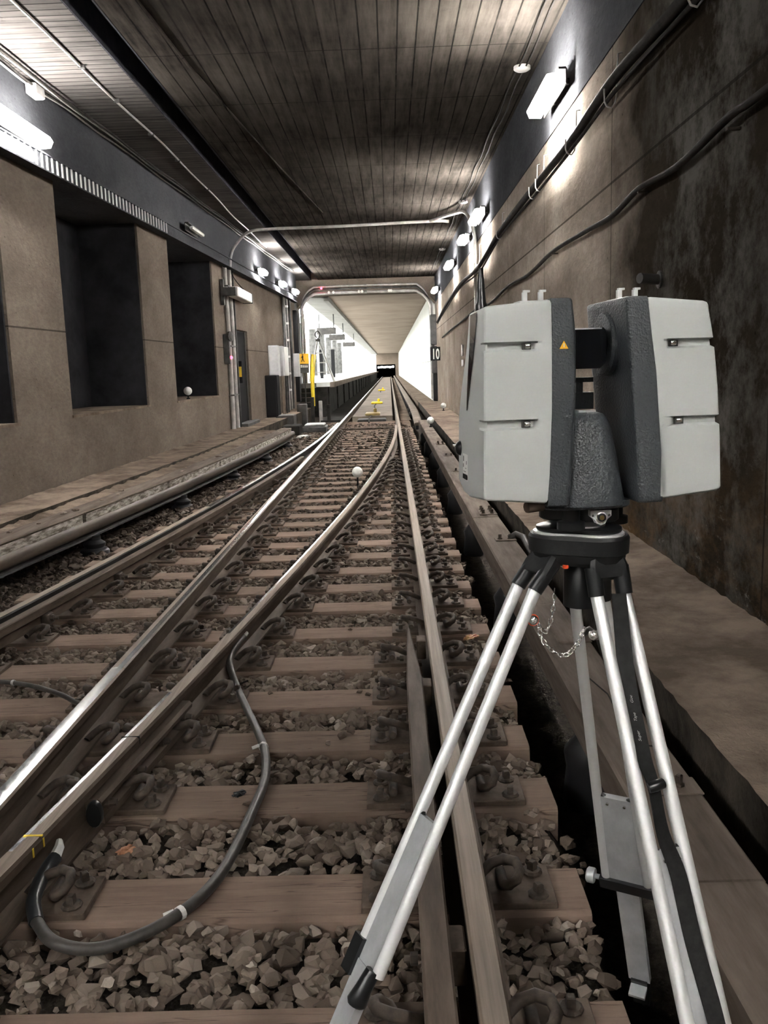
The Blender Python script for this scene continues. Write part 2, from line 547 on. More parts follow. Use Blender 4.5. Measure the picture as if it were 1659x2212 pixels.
# floor / trackbed
mb = MB()
nx, ny = 60, 120
vs = []
for j in range(ny + 1):
    y = Y_BACK + (Y_PORT - Y_BACK) * j / ny
    for i in range(nx + 1):
        x = -4.6 + 6.5 * i / nx
        vs.append((x, y, -0.232 + random.uniform(-0.01, 0.01) - (0.16 if x > 0.56 else 0)))
mb.add(vs, [(j * (nx + 1) + i, j * (nx + 1) + i + 1, (j + 1) * (nx + 1) + i + 1, (j + 1) * (nx + 1) + i) for j in range(ny) for i in range(nx)])
struct(mb.build('floor', M['bed']))
struct(MB().box(-9.0, 1.9, Y_PORT, Y_END, -0.5, -0.25).build('floor_station', M['plat_side']))

# right wall, upper band, ledge
struct(MB().box(1.6, 1.95, Y_BACK, Y_PORT, -0.5, 4.6).build('wall_right', M['wall_r']))
struct(MB().box(1.592, 1.62, Y_BACK, Y_PORT, 3.5, 4.5).build('trim_1', M['beam']))


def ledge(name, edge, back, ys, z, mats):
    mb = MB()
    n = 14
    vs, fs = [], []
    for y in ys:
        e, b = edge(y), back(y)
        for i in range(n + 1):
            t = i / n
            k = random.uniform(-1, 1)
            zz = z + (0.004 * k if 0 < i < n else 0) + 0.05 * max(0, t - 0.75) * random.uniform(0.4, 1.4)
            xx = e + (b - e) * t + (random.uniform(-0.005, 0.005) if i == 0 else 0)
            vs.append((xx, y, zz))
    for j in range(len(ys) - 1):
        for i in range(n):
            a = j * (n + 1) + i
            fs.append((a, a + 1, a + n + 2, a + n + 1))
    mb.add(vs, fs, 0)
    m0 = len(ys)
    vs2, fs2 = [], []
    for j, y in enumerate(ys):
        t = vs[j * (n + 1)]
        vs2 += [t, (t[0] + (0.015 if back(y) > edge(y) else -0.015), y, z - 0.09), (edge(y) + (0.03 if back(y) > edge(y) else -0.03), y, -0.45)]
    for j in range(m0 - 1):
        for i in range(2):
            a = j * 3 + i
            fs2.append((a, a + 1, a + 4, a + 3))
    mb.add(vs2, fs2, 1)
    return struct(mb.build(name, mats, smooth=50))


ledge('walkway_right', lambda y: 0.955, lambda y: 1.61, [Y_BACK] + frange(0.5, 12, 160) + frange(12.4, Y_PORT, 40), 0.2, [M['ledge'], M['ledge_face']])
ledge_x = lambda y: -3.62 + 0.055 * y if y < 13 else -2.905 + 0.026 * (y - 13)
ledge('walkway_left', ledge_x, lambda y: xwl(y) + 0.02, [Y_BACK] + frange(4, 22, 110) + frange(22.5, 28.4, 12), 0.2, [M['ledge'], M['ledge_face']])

# rubble filling the trench between the walkway edge and the boxed conductor rail
mb = MB()
vs, fs = [], []
fy = frange(2.0, 18.6, 150)
for y in fy:
    e, b = ledge_x(y), xr4(y) - 0.655 - 0.17
    for k in range(6):
        tt = k / 5
        vs.append((e - 0.01 + (b - e + 0.01) * tt, y, 0.165 - 0.03 * tt + random.uniform(-0.012, 0.014)))
fs = [(j * 6 + i, j * 6 + i + 1, (j + 1) * 6 + i + 1, (j + 1) * 6 + i) for j in range(len(fy) - 1) for i in range(5)]
mb.add(vs, fs)
struct(mb.build('walkway_fill', M['ledge']))

# left wall: parapet with pillars and deep niches between them
ROT = []
mb = MB()
shbox(mb, -1.05, 0, Y_BACK, 19.25, -0.5, 0.93)
wl = struct(mb.build('wall_left', M['wall_l']))
for i, (a, b) in enumerate(((3.6, 5.1), (8.69, 10.08), (12.95, 14.44), (17.42, 19.25))):
    mb = MB(); shbox(mb, -1.0, 0, a, b, 0.93, 3.52)
    mb.build('pillar', M['wall_l'], wl)
mb = MB(); shbox(mb, -1.3, -0.86, Y_BACK, 19.25, 0.93, 3.6)
mb.build('niche_back', M['niche'], wl)
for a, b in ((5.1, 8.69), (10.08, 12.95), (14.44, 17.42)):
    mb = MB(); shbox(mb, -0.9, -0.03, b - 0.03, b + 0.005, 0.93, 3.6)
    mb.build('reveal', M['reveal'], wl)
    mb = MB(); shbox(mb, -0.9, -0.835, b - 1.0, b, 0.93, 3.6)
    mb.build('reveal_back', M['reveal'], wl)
for a, b in ((5.1, 8.69), (10.08, 12.95), (14.44, 17.42)):
    mb = MB(); shbox(mb, -0.9, 0.02, a - 0.02, b + 0.02, 0.915, 0.945)
    mb.build('sill', M['ledge'], wl)
# far stretch with the door opening
mb = MB()
shbox(mb, -1.0, 0, 20.62, 28.6, -0.5, 3.6)
shbox(mb, -1.0, 0, 19.25, 20.62, 2.3, 3.6)
shbox(mb, -1.0, -0.10, 19.25, 20.62, -0.5, 2.3)
struct(mb.build('wall_left_far', M['wall_l']))
mb = MB(); shbox(mb, -1.0, 0.07, Y_BACK, 28.6, 3.5, 4.6)
struct(mb.build('trim_2', M['beam']))

# ceiling with the long dark slot
struct(MB().box(-2.30, 1.75, Y_BACK, Y_PORT, CEIL, CEIL + 0.3).build('ceiling', M['ceil']))
struct(MB().box(-4.8, -2.56, Y_BACK, Y_PORT, CEIL, CEIL + 0.3).build('ceiling_left', M['ceil_l']))
mb = MB().box(-2.7, -2.2, Y_BACK, Y_PORT, CEIL + 0.28, CEIL + 0.34)
mb.box(-2.565, -2.545, Y_BACK, Y_PORT, CEIL + 0.002, CEIL + 0.3)
mb.box(-2.315, -2.295, Y_BACK, Y_PORT, CEIL + 0.002, CEIL + 0.3)
struct(mb.build('ceiling_slot', M['slot']))
struct(MB().box(-5.2, 2.0, Y_BACK - 0.2, Y_BACK, -0.5, 4.7).build('wall_back', M['wall_r']))

# portal into the station
mb = MB()
mb.box(-3.4, 1.95, 30.3, 31.0, 3.87, 4.6)
mb.add([(-3.06, 30.3, 3.87), (-2.62, 30.3, 3.87), (-3.06, 30.3, 3.45), (-3.06, 31, 3.87), (-2.62, 31, 3.87), (-3.06, 31, 3.45)], [(0, 1, 2), (3, 5, 4), (0, 3, 4, 1), (1, 4, 5, 2), (2, 5, 3, 0)])
mb.add([(1.6, 30.3, 3.87), (1.3, 30.3, 3.87), (1.6, 30.3, 3.5), (1.6, 31, 3.87), (1.3, 31, 3.87), (1.6, 31, 3.5)], [(0, 2, 1), (3, 4, 5), (0, 1, 4, 3), (1, 2, 5, 4), (2, 0, 3, 5)])
struct(mb.build('trim_3', M['wall_l']))
struct(MB().box(-4.3, -3.06, 28.5, 31.0, -0.5, 4.6).build('wall_portal_left', M['steel_dk']))
struct(MB().box(-9.2, -4.0, 30.6, 31.0, -0.5, 4.7).build('wall_platform_end', M['tile_g']))

# station: ceiling over the track, soffit, platform hall
mb = MB()
struct(MB().box(-2.08, 1.95, 31.0, Y_END, 3.87, 4.2).build('ceiling_station', M['st_ceil']))
mb = MB()
mb.add([(-2.08, 31, 3.80), (-2.08, Y_END, 3.80), (-3.0, Y_END, 3.87), (-3.0, 31, 3.87), (-2.08, 31, 4.2), (-2.08, Y_END, 4.2), (-3.0, Y_END, 4.2), (-3.0, 31, 4.2)],
       [(0, 1, 2, 3), (4, 7, 6, 5), (0, 3, 7, 4), (1, 5, 6, 2), (0, 4, 5, 1), (3, 2, 6, 7)])
struct(mb.build('ceiling_soffit', M['st_soffit']))
struct(MB().box(-2.2, -2.04, 31, Y_END, 3.72, 3.9).build('trim_4', M['st_soffit']))
struct(MB().box(-9.0, -3.0, 31, Y_END, 4.15, 4.3).build('ceiling_platform', M['tile_g']))
struct(MB().box(-9.2, -9.0, 31, Y_END, 0.9, 4.3).build('wall_platform', M['tile_g']))
wr = struct(MB().box(1.50, 1.95, 30.95, Y_END, -0.5, 4.2).build('wall_station_right', M['tile_g']))
for k in range(24):
    y0 = 31.0 + k * 2.6
    for z0, z1, mm in ((0.22, 1.55, 'tile_g'), (1.57, 3.84, 'tile_w')):
        MB().cbox(1.455, 1.51, y0 + 0.01, y0 + 2.59, z0, z1, 0.006).build('panel', M[mm], wr)
struct(MB().box(0.95, 1.5, Y_PORT, Y_END, -0.4, 0.2).build('walkway_station', M['ledge']))
pf = struct(MB().box(-9.0, -2.0, 31.0, Y_END, 0.80, 0.95).build('platform', M['tile_g']))
MB().box(-2.1, -1.95, 30.98, Y_END, 0.78, 0.955).build('edge_coping', M['slab'], pf)
MB().box(-9.0, -2.22, 31.05, Y_END, -0.4, 0.80).build('base_wall', M['plat_side'], pf)
for k in range(14):
    MB().box(-2.23, -2.16, 31.4 + k * 5.2, 32.1 + k * 5.2, -0.3, 0.80).build('pier', M['plat_side'], pf)
# end of the station with the dark tunnel beyond
mb = MB()
struct(MB().box(-9.2, -2.25, Y_END, Y_END + 0.5, -0.5, 4.4).build('wall_platform_far', M['tile_g']))
mb.box(-2.25, 0.95, Y_END, Y_END + 0.5, 2.05, 4.4)
mb.box(0.95, 1.95, Y_END, Y_END + 0.5, -0.5, 4.4)
struct(mb.build('wall_station_end', M['st_ceil']))
mb = MB()
mb.box(-2.5, -2.3, Y_END + 0.5, Y_END + 60, -0.5, 3)
mb.box(1.0, 1.2, Y_END + 0.5, Y_END + 60, -0.5, 3)
mb.box(-2.5, 1.2, Y_END + 0.5, Y_END + 60, 2.9, 3.1)
mb.box(-2.5, 1.2, Y_END + 0.5, Y_END + 60, -0.6, -0.4)
mb.box(-2.5, 1.2, Y_END + 60, Y_END + 60.3, -0.6, 3.1)
struct(mb.build('wall_tunnel_beyond', M['slot']))
for k in range(6):
    x = -1.85 + k * 0.48
    t = MB().cbox(x - 0.2, x + 0.2, Y_END + 3, Y_END + 3.12, 1.45 + 0.05 * (k % 2), 1.75 + 0.05 * (k % 2), 0.03).build('far_lamp', M['lamp_st'])
    tag(t, ['leftmost', 'second', 'third', 'fourth', 'fifth', 'rightmost'][k] + ' white light of the row inside the dark tunnel beyond the platform', 'lamp', 'lights in the dark far tunnel')

# ------------------------------------------------------------------ rails
# profile (dx, z), head top split in strips so that the running band can be bright
PROF = [(-0.034, -0.010), (-0.027, -0.001), (-0.012, 0.0), (0.0, 0.0005), (0.012, 0.0), (0.027, -0.001), (0.034, -0.010), (0.034, -0.036), (0.012, -0.047),
        (0.008, -0.075), (0.009, -0.118), (0.030, -0.132), (0.063, -0.138), (0.063, -0.149), (-0.063, -0.149), (-0.063, -0.138), (-0.030, -0.132),
        (-0.009, -0.118), (-0.008, -0.075), (-0.012, -0.047), (-0.034, -0.036)]


def rail(name, xf, ys, strips, label, gap_shade=()):
    """strips: function y -> materials for the six faces across the head top"""
    mb = MB()
    n = len(PROF)
    for i in range(len(ys) - 1):
        pass
    vs, fs, ms = [], [], []
    for y in ys:
        x = xf(y)
        vs += [(x + p[0], y, p[1]) for p in PROF]
    for i in range(len(ys) - 1):
        st = strips(0.5 * (ys[i] + ys[i + 1]))
        for j in range(n):
            k = (j + 1) % n
            fs.append((i * n + j, i * n + k, (i + 1) * n + k, (i + 1) * n + j))
            ms.append(3 if j in gap_shade else st[j] if j < 6 else 0)
    fs += [tuple(range(n))[::-1], tuple(range((len(ys) - 1) * n, len(ys) * n))]
    ms += [0, 0]
    mb.v, mb.f, mb.m = vs, fs, ms
    o = mb.build(name, [M['rail'], M['rail_top'], M['polish'], M['gap_shade']], smooth=35)
    return tag(o, label, 'rail')


YS = frange(-4, 30, 68) + frange(32, Y_END + 20, 40)
rail('running_rail', lambda y: R1, YS, lambda y: [1, 1, 1, 1, 1, 1], 'straight pale-topped rail running under the tripod on the right of the track')
rail('running_rail', lambda y: R3, YS, lambda y: [1, 2, 2, 2, 2, 1] if y < 4.2 else [0, 1, 1, 2, 2, 2] if y < 7.5 else ([1, 1, 2, 2, 2, 2] if y < 30 else [1, 2, 2, 2, 2, 1]), 'straight rail with the brightest polished strip, third rail from the tripod')
ys2 = frange(-4, 21.5, 60)
rail('switch_rail', xr2, ys2, lambda y: [1, 1, 1, 1, 1, 0] if y < 2.3 or 3.7 < y < 4.7 else ([2, 2, 1, 1, 1, 0] if y < 13 else [1, 1, 1, 1, 1, 1]), 'curved rail with a bolted joint and looping cable, swinging away from the straight rail')
rail('stock_rail', xr4, frange(-4, 23, 60), lambda y: [0, 1, 1, 1, 1, 0] if y < 9 else [1, 2, 2, 2, 2, 1], 'curved outer rail nearest the wall niches with a second bar beside it', (5, 6, 7, 8, 9, 10))


# check rails
def check_rail(name, xf, wf, ys, zt, label):
    mb = MB()
    rings = []
    for y in ys:
        x, w = xf(y), wf(y)
        rings.append([(x - w / 2, y, zt - 0.006), (x - w / 2 + min(0.006, w / 3), y, zt), (x + w / 2 - min(0.006, w / 3), y, zt), (x + w / 2, y, zt - 0.006), (x + w / 2, y, zt - 0.05),
                      (x + 0.008, y, zt - 0.065), (x + 0.008, y, -0.12), (x - 0.008, y, -0.12), (x - 0.008, y, zt - 0.065), (x - w / 2, y, zt - 0.05)])
    mb.loft(rings)
    o = mb.build(name, M['rail'], smooth=35)
    return tag(o, label, 'rail')


ck = check_rail('check_rail', lambda y: 0.068 - (0.012 * max(0, y - 3.7) / 0.75), lambda y: 0.070 if y < 3.7 else max(0.012, 0.070 - 0.058 * (y - 3.7) / 0.75), frange(-3, 3.6, 14) + frange(3.7, 4.46, 6), 0.018,
                'flat rusty check rail with a tapered end beside the straight rail under the tripod')
for y in (4.36, 3.72, 1.95, 1.1):
    MB().cbox(0.095, 0.142, y - 0.05, y + 0.05, -0.11, -0.012, 0.004).build('spacer_block', M['plate'], ck)
for k in range(9):
    y = 1.2 + k * 0.38
    mb = MB().lathe([(0.016, 0), (0.016, 0.018), (0.009, 0.02), (0.009, 0.034)], 6, (0.026, y, -0.075), (-1, 0, 0))
    mb.build('bolt', M['iron'], ck)
ck2 = check_rail('check_rail', lambda y: xr4(y) + 0.134, lambda y: 0.062, frange(-3, 14.2, 40), 0.0, 'long rusty check rail laid close along the curved outer rail')
for k in range(11):
    y = 2.0 + k * 1.07
    x = xr4(y) + 0.134
    mb = MB().cbox(x + 0.006, x + 0.055, y - 0.045, y + 0.045, -0.125, -0.055, 0.006)
    mb.build('bracket', M['iron'], ck2)
    MB().lathe([(0.022, 0), (0.022, 0.02), (0.012, 0.022), (0.012, 0.045)], 6, (x + 0.054, y, -0.085), (1, 0, 0)).build('bolt', M['iron'], ck2)

# bolted joint on the curved rail
rot2 = lambda y: xr2(y)
fj = thing('fishplate_joint', 'rusty bolted fishplate bar clamped along the curved rail near the cable loop', 'rail joint', (xr2(3.0), 3.0, -0.14))
mb = MB()
ys = frange(2.77, 3.66, 8)
mb.sweep([(0.012, -0.044), (0.056, -0.046), (0.068, -0.058), (0.066, -0.074), (0.042, -0.082), (0.042, -0.102), (0.072, -0.110), (0.074, -0.134), (0.012, -0.122)], xr2, ys)
mb.build('bar', M['rail'], fj, 35)
for k in range(4):
    y = 2.84 + k * 0.25
    x = xr2(y) + 0.042
    MB().lathe([(0.022, 0), (0.022, 0.02), (0.016, 0.024), (0.012, 0.045)], 8, (x, y, -0.092), (1, 0, 0)).build('bolt', M['iron'], fj)
mb = MB().lathe([(0.034, -0.012), (0.037, -0.006), (0.037, 0.012), (0.030, 0.018)], 14, (0, 0, 0), (0, 1, 0))
mb.v = [(v[0] * 0.75 + xr2(2.75) + 0.050, v[1] + 2.75, v[2] * 1.25 - 0.088) for v in mb.v]
mb.build('end_pad', M['blk_pl'], fj, 40)

mb = MB().box(xr2(3.18) - 0.0345, xr2(3.18) + 0.0345, 3.176, 3.182, -0.03, 0.0012)
mb.build('joint_gap', M['black'], fj)
for y0, z0, z1 in ((2.46, -0.002, 0.0015), (2.40, -0.05, -0.008)):
    x = xr2(y0)
    if z1 > 0:
        MB().box(x - 0.025, x + 0.033, y0 - 0.004, y0 + 0.004, z0, z1).build('paint_mark', M['yellow'], fj)
    MB().box(x + 0.033, x + 0.0355, y0 - 0.004, y0 + 0.004, -0.036, -0.008).build('paint_mark', M['yellow'], fj)

# ------------------------------------------------------------------ sleepers with plates, clips and bolts
bolt_me = MB().lathe([(0.030, 0.0), (0.031, 0.006), (0.025, 0.010), (0.016, 0.012)], 10).mesh('bolt', M['iron'], 40)
mb = MB().lathe([(0.030, 0.0), (0.031, 0.006), (0.024, 0.011)], 10)
mb.lathe([(0.0155, 0.008), (0.0150, 0.034), (0.011, 0.037)], 4)
bolt_me = mb.mesh('bolt', M['iron'])
clip_me = MB().tube([(0.040, 0.048, 0.018), (0.040, 0.0, 0.018), (0.042, -0.030, 0.020), (0.056, -0.050, 0.030), (0.078, -0.048, 0.046), (0.090, -0.022, 0.060), (0.082, 0.008, 0.068), (0.050, 0.026, 0.068),
                     (0.012, 0.024, 0.056), (-0.016, 0.010, 0.038), (-0.032, -0.008, 0.024), (-0.036, -0.024, 0.020)], 0.0155, 8).mesh('clip', M['iron'], 60)
lug_me = MB().cbox(-0.02, 0.055, -0.03, 0.012, 0.0, 0.024, 0.004).mesh('lug', M['iron'])
SY = [1.26, 1.81, 2.385, 2.985, 3.48, 3.96, 4.47, 5.01, 5.58, 6.09]
while SY[-1] < 26.0:
    SY.append(SY[-1] + 0.54)
ORD = ['', 'nearest', 'second', 'third', 'fourth', 'fifth', 'sixth', 'seventh', 'eighth', 'ninth', 'tenth', 'eleventh', 'twelfth', 'thirteenth', 'fourteenth', 'fifteenth', 'sixteenth', 'seventeenth', 'eighteenth']
SLEEPERS = []
for i, y in enumerate(SY):
    xl = min(xr4(y), R3) - 0.42 + random.uniform(-0.05, 0.05)
    xr = 0.53 + random.uniform(-0.015, 0.015)
    hw = 0.118 + random.uniform(-0.004, 0.004)
    mb = MB()
    rings = []
    n = 14
    for k in range(n + 1):
        x = xl + (xr - xl) * k / n
        j = lambda s: random.uniform(-s, s)
        rings.append([(x, -hw + j(0.003), -0.34), (x, hw + j(0.003), -0.34), (x, hw + j(0.003), -0.180 + j(0.002)), (x, hw - 0.010, -0.170 + j(0.0015)), (x, -hw + 0.010, -0.170 + j(0.0015)), (x, -hw + j(0.003), -0.182 + j(0.002))])
    mb.loft(rings)
    s = mb.build('sleeper', M['wood'])
    s.location = (0, y, 0)
    if i == 0:
        lab = 'timber sleeper just in front of the photographer, under the tripod legs'
    elif i < len(ORD):
        lab = ORD[i] + ' brown timber sleeper counted from the bottom edge of the photo' if i > 1 else 'nearest brown timber sleeper, cut by the bottom edge of the photo'
    else:
        lab = 'dim timber sleeper far down the turnout before the concrete slab'
    tag(s, lab, 'sleeper', 'timber sleepers of the turnout')
    SLEEPERS.append((y, hw, xl, xr))
    if y > 21.5:
        continue
    rails = sorted([R1, R3, xr2(y), xr4(y)])
    groups = [[rails[0]]]
    for x in rails[1:]:
        if x - groups[-1][-1] < 0.40:
            groups[-1].append(x)
        else:
            groups.append([x])
    for gr in groups:
        a, b = gr[0] - 0.215, gr[-1] + 0.215
        if abs(gr[-1] - R1) < 0.01:
            b = R1 + 0.25
            if y < 4.6:
                a = R1 - 0.31
        if any(abs(x - xr4(y)) < 0.01 for x in gr) and y < 14:
            b += 0.08
        a, b = max(a, xl + 0.02), min(b, xr - 0.005)
        p = MB().cbox(a, b, -0.098, 0.098, -0.171, -0.1495, 0.003).build('tie_plate', M['plate'], s)
        for q, (bx, sg) in enumerate(((a + 0.05, -1), (b - 0.05, 1))):
            for by in (-0.058, 0.058):
                o = link('bolt', bolt_me, p)
                o.location = (bx, by, -0.150)
                o.rotation_euler = (0, 0, random.uniform(0, 1.5))
        for x in gr:
            for sg in (-1, 1):
                if any(0 < (x2 - x) * sg < 0.26 for x2 in gr):
                    continue
                off = 0.062
                if abs(x - R1) < 0.01 and sg < 0 and y < 4.6:
                    off = 0.175
                if abs(x - xr4(y)) < 0.01 and sg > 0 and y < 14.2:
                    off = 0.18
                if not (xl + 0.1 < x + sg * off < xr - 0.05):
                    continue
                c = link('clip', clip_me, p)
                c.location = (x + sg * off, 0, -0.152)
                c.rotation_euler = (0, 0, 0 if sg > 0 else math.pi)

# ------------------------------------------------------------------ tunnel lamps (each lamp carries its own light)
def lamp(label, side, y, x, z, length=0.95, lit=True, group='tunnel lamps', w=0.075, far=False):
    t = thing('tunnel_lamp', label, 'lamp', (x, y, z), group)
    s = side                                     # +1: mounted towards +x
    hl = length / 2
    pts = [(-0.075, 0.0), (-0.05, -0.055), (0.05, -0.06), (0.075, -0.02), (0.06, 0.03), (0.0, 0.055), (-0.05, 0.045)]
    pts = [(px * w / 0.075, pz * w / 0.075) for px, pz in pts]
    rings = [[(x + s * px * k, y + yy, z + pz * k) for px, pz in pts] for yy, k in ((-hl, 0.6), (-hl + 0.03, 1), (hl - 0.03, 1), (hl, 0.6))]
    MB().loft(rings).build('diffuser', (M['lamp_far'] if far else M['lamp_rear'] if y < 2 else M['lamp_side'] if s < 0 else M['lamp']) if lit else M['white_p'], t, 50)
    # tray behind it, between tube and wall
    pr = [(0.035, 0.085), (0.095, 0.085), (0.105, 0.07), (0.105, -0.045), (0.093, -0.045), (0.093, 0.066), (0.035, 0.066)]
    rings = [[(x + s * px, y + yy, z + pz) for px, pz in pr] for yy in (-hl - 0.03, hl + 0.03)]
    MB().loft(rings).build('housing', M['steel_dk'], t)
    if y < 2:
        MB().cbox(x - 0.22, x + 0.22, y - hl - 0.2, y + hl + 0.2, z + 0.095, z + 0.105, 0.003).build('light_shield', M['steel_dk'], t)  # unseen cover added to keep the rear lamps' light off the ceiling
    for e in (-1, 1):
        MB().cbox(x + min(s * 0.1, s * (0.17 if s > 0 else 0.18)), x + max(s * 0.1, s * (0.17 if s > 0 else 0.18)), y + e * hl * 0.6 - 0.02, y + e * hl * 0.6 + 0.02, z + 0.01, z + 0.06, 0.004).build('bracket', M['steel_dk'], t)
    return t


for y, lab in ((8.25, 'large lit fluorescent lamp high on the right wall, the biggest one there'),
               (14.5, 'second lit lamp along the right wall, beyond the biggest one'),
               (21.1, 'fourth lit lamp along the right wall, small and round-looking'),
               (27.7, 'lit lamp at the right corner of the station portal'),
               (-1.6, 'lamp on the right wall behind the photographer'), (-7.4, 'rearmost lamp on the right wall behind the photographer')):
    lamp(lab, 1, y, 1.425, 3.68, 0.97, w=0.078)
lamp('third lit lamp along the right wall, next to a white conduit', 1, 17.0, 1.425, 3.68, 0.5, w=0.09, far=True)
for y, lab, L in ((8.7, 'long glaring lamp above the ribbed cable tray on the niche wall', 1.5),
                  (21.8, 'lit lamp over the dark door by the niche wall', 0.5), (24.85, 'second lit lamp past the dark door', 0.5), (27.3, 'lit lamp at the portal corner above the stairs', 0.5),
                  (-2.0, 'lamp on the niche wall behind the photographer', 1.4), (-7.4, 'rearmost lamp on the niche wall behind the photographer', 1.4)):
    lamp(lab, -1, y, xwl(y) + 0.25, 3.74, L, w=0.08, far=y > 20)
lamp('unlit lamp tube on the concrete beam above the second niche', -1, 15.5, xwl(15.5) + 0.24, 3.76, 0.9, lit=False, w=0.04)

# ------------------------------------------------------------------ conductor rails
# right: flat cover plank beside the ledge
t = thing('conductor_rail', 'brown plank-covered conductor rail along the right ledge, under the tripod', 'conductor rail', (0.74, 2, -0.2))
cuts = [-4.0, 1.9, 4.35, 7.0, 10.2, 13.6, 17.0, 20.6]
for a, b in zip(cuts, cuts[1:]):
    mb = MB()
    zo = random.uniform(-0.004, 0.004)
    mb.loft([[(0.638, y, 0.02), (0.635, y, 0.145 + zo), (0.645, y, 0.152 + zo), (0.838, y, 0.152 + zo), (0.846, y, 0.145 + zo), (0.846, y, 0.05), (0.82, y, 0.05), (0.82, y, 0.115), (0.665, y, 0.115), (0.665, y, 0.02)] for y in (a + 0.003, b - 0.003)])
    mb.build('cover_board', M['cover_r'], t)
MB().box(0.70, 0.79, -4, 20.6, -0.02, 0.09).build('contact_rail', M['cond'], t)
for k in range(9):
    y = 0.9 + 2.4 * k
    MB().lathe([(0.085, 0), (0.10, 0.04), (0.085, 0.18), (0.095, 0.24), (0.05, 0.30), (0.045, 0.37)], 12, (0.74, y, -0.40)).build('insulator', M['pot'], t, 50)
for (y, n) in ((7.25, 6), (14.0, 6), (2.36, 1), (3.75, 1), (6.05, 2), (10.2, 2), (12.0, 2)):
    hl = 0.16 if n == 6 else 0.05
    pl = MB().cbox(0.70, 0.846, y - hl, y + hl, 0.153, 0.160, 0.002).build('joint_plate', M['cover_r'], t)
    for i in range(n):
        bx = 0.735 + 0.07 * (i % 2) if n > 1 else 0.79
        by = y - hl + 0.06 + 0.10 * (i // 2) if n > 2 else y
        mb = MB().lathe([(0.017, 0.0), (0.017, 0.006), (0.010, 0.008)], 8, (bx, by, 0.160))
        mb.lathe([(0.011, 0.006), (0.011, 0.030), (0.007, 0.033)], 4, (bx, by, 0.160))
        mb.build('bolt', M['iron'], pl)
MB().tube([(0.80, 6.05, 0.165), (0.85, 6.06, 0.19), (0.89, 6.0, 0.18), (0.92, 5.85, 0.10), (0.92, 5.75, -0.05)], 0.022, 8).build('feed_cable', M['cable'], t, 60)
MB().tube([(0.80, 3.75, 0.168), (0.85, 3.78, 0.185), (0.89, 3.74, 0.16), (0.915, 3.66, 0.05)], 0.02, 8).build('feed_cable', M['cable'], t, 60)
MB().tube([(0.72, 3.30, 0.162), (0.755, 3.05, 0.170), (0.742, 2.80, 0.168), (0.77, 2.62, 0.164), (0.80, 2.6, 0.17)], 0.0028, 5).build('loose_wire', M['cable_dk'], t)

# left: covered conductor rail on black pots, following the curve
xl3 = lambda y: xr4(y) - 0.655
t = thing('conductor_rail', 'white-stained boxed conductor rail on black pots below the niche wall', 'conductor rail', (xl3(8) - 0.1, 8, -0.2))
edges = [2.0, 5.4, 7.61, 9.82, 12.05, 14.3, 16.5, 18.4]
for a, b in zip(edges, edges[1:]):
    g = 0.036
    mb = MB().sweep([(0.004, 0.179), (0.006, 0.192), (-0.004, 0.20), (-0.205, 0.205), (-0.21, 0.18), (-0.012, 0.178)], xl3, frange(a + 0.002, b - 0.002, 5))
    mb.build('cover_board', M['cover_r'], t)
    mb = MB().sweep([(-0.03, 0.105), (-0.002, 0.105), (0.001, 0.177), (-0.03, 0.177)], xl3, frange(a + g, b - g, 5))
    mb.build('side_board', M['cover_l'], t)
MB().sweep([(-0.05, 0.105), (-0.004, 0.105), (0.012, 0.085), (0.018, 0.05), (0.012, 0.01), (-0.006, -0.005), (-0.05, -0.005)], xl3, frange(0.0, 18.8, 40)).build('contact_rail', M['cond'], t, 50)
MB().sweep([(-0.16, 0.17), (-0.055, 0.17), (-0.055, -0.03), (-0.02, -0.045), (-0.02, -0.06), (-0.16, -0.06)], xl3, frange(0.0, 18.8, 40)).build('support_beam', M['pipe_dk'], t)
for k in range(6):
    y = 5.3 + 2.53 * k
    x = xl3(y) - 0.03
    MB().lathe([(0.13, 0.0), (0.13, 0.10), (0.115, 0.12), (0.085, 0.13), (0.10, 0.15), (0.10, 0.17), (0.06, 0.20), (0.06, 0.24)], 14, (x, y, -0.29)).build('insulator', M['pot'], t, 50)
for k in range(34):
    y = 5 + k * 0.4 + random.uniform(-0.2, 0.2)
    x = xl3(y) - random.uniform(0.08, 0.28)
    zz = 0.2 if x > xl3(y) - 0.2 else 0.17
    r = random.uniform(0.012, 0.03)
    mb = MB(); mb.lathe([(r * 0.5, 0), (r, r * 0.4), (r * 0.7, r * 0.9), (r * 0.2, r * 1.1)], 5, (0, 0, 0))
    mb.v = [(v[0] * random.uniform(0.9, 1.6) + x, v[1] * 1.4 + y, v[2] * 0.8 + zz) for v in mb.v]
    o = mb.build('debris_stone', M['stone'])
    tag(o, 'small stone or crumb lying on the boxed conductor rail below the niches', 'stone', 'crumbs along the conductor rail cover')

# station continuation of the right conductor rail with its ramped end
t = thing('conductor_rail', 'pale station conductor rail with a ramped end beyond the turnout', 'conductor rail', (0.7, 24, -0.2))
mb = MB()
mb.loft([[(0.58, y, z - 0.06), (0.58, y, z), (0.62, y, z + 0.02), (0.74, y, z + 0.02), (0.78, y, z), (0.78, y, z - 0.06)] for y, z in ((22.2, -0.02), (24.5, 0.10), (27, 0.15), (90, 0.15), (Y_END, 0.15))])
mb.build('cover_board', M['slab'], t)
for k in range(12):
    MB().cbox(0.64, 0.72, 23.5 + k * 3.1, 23.7 + k * 3.1, -0.27, 0.06 if k else 0.02, 0.01).build('bracket', M['pot'], t)

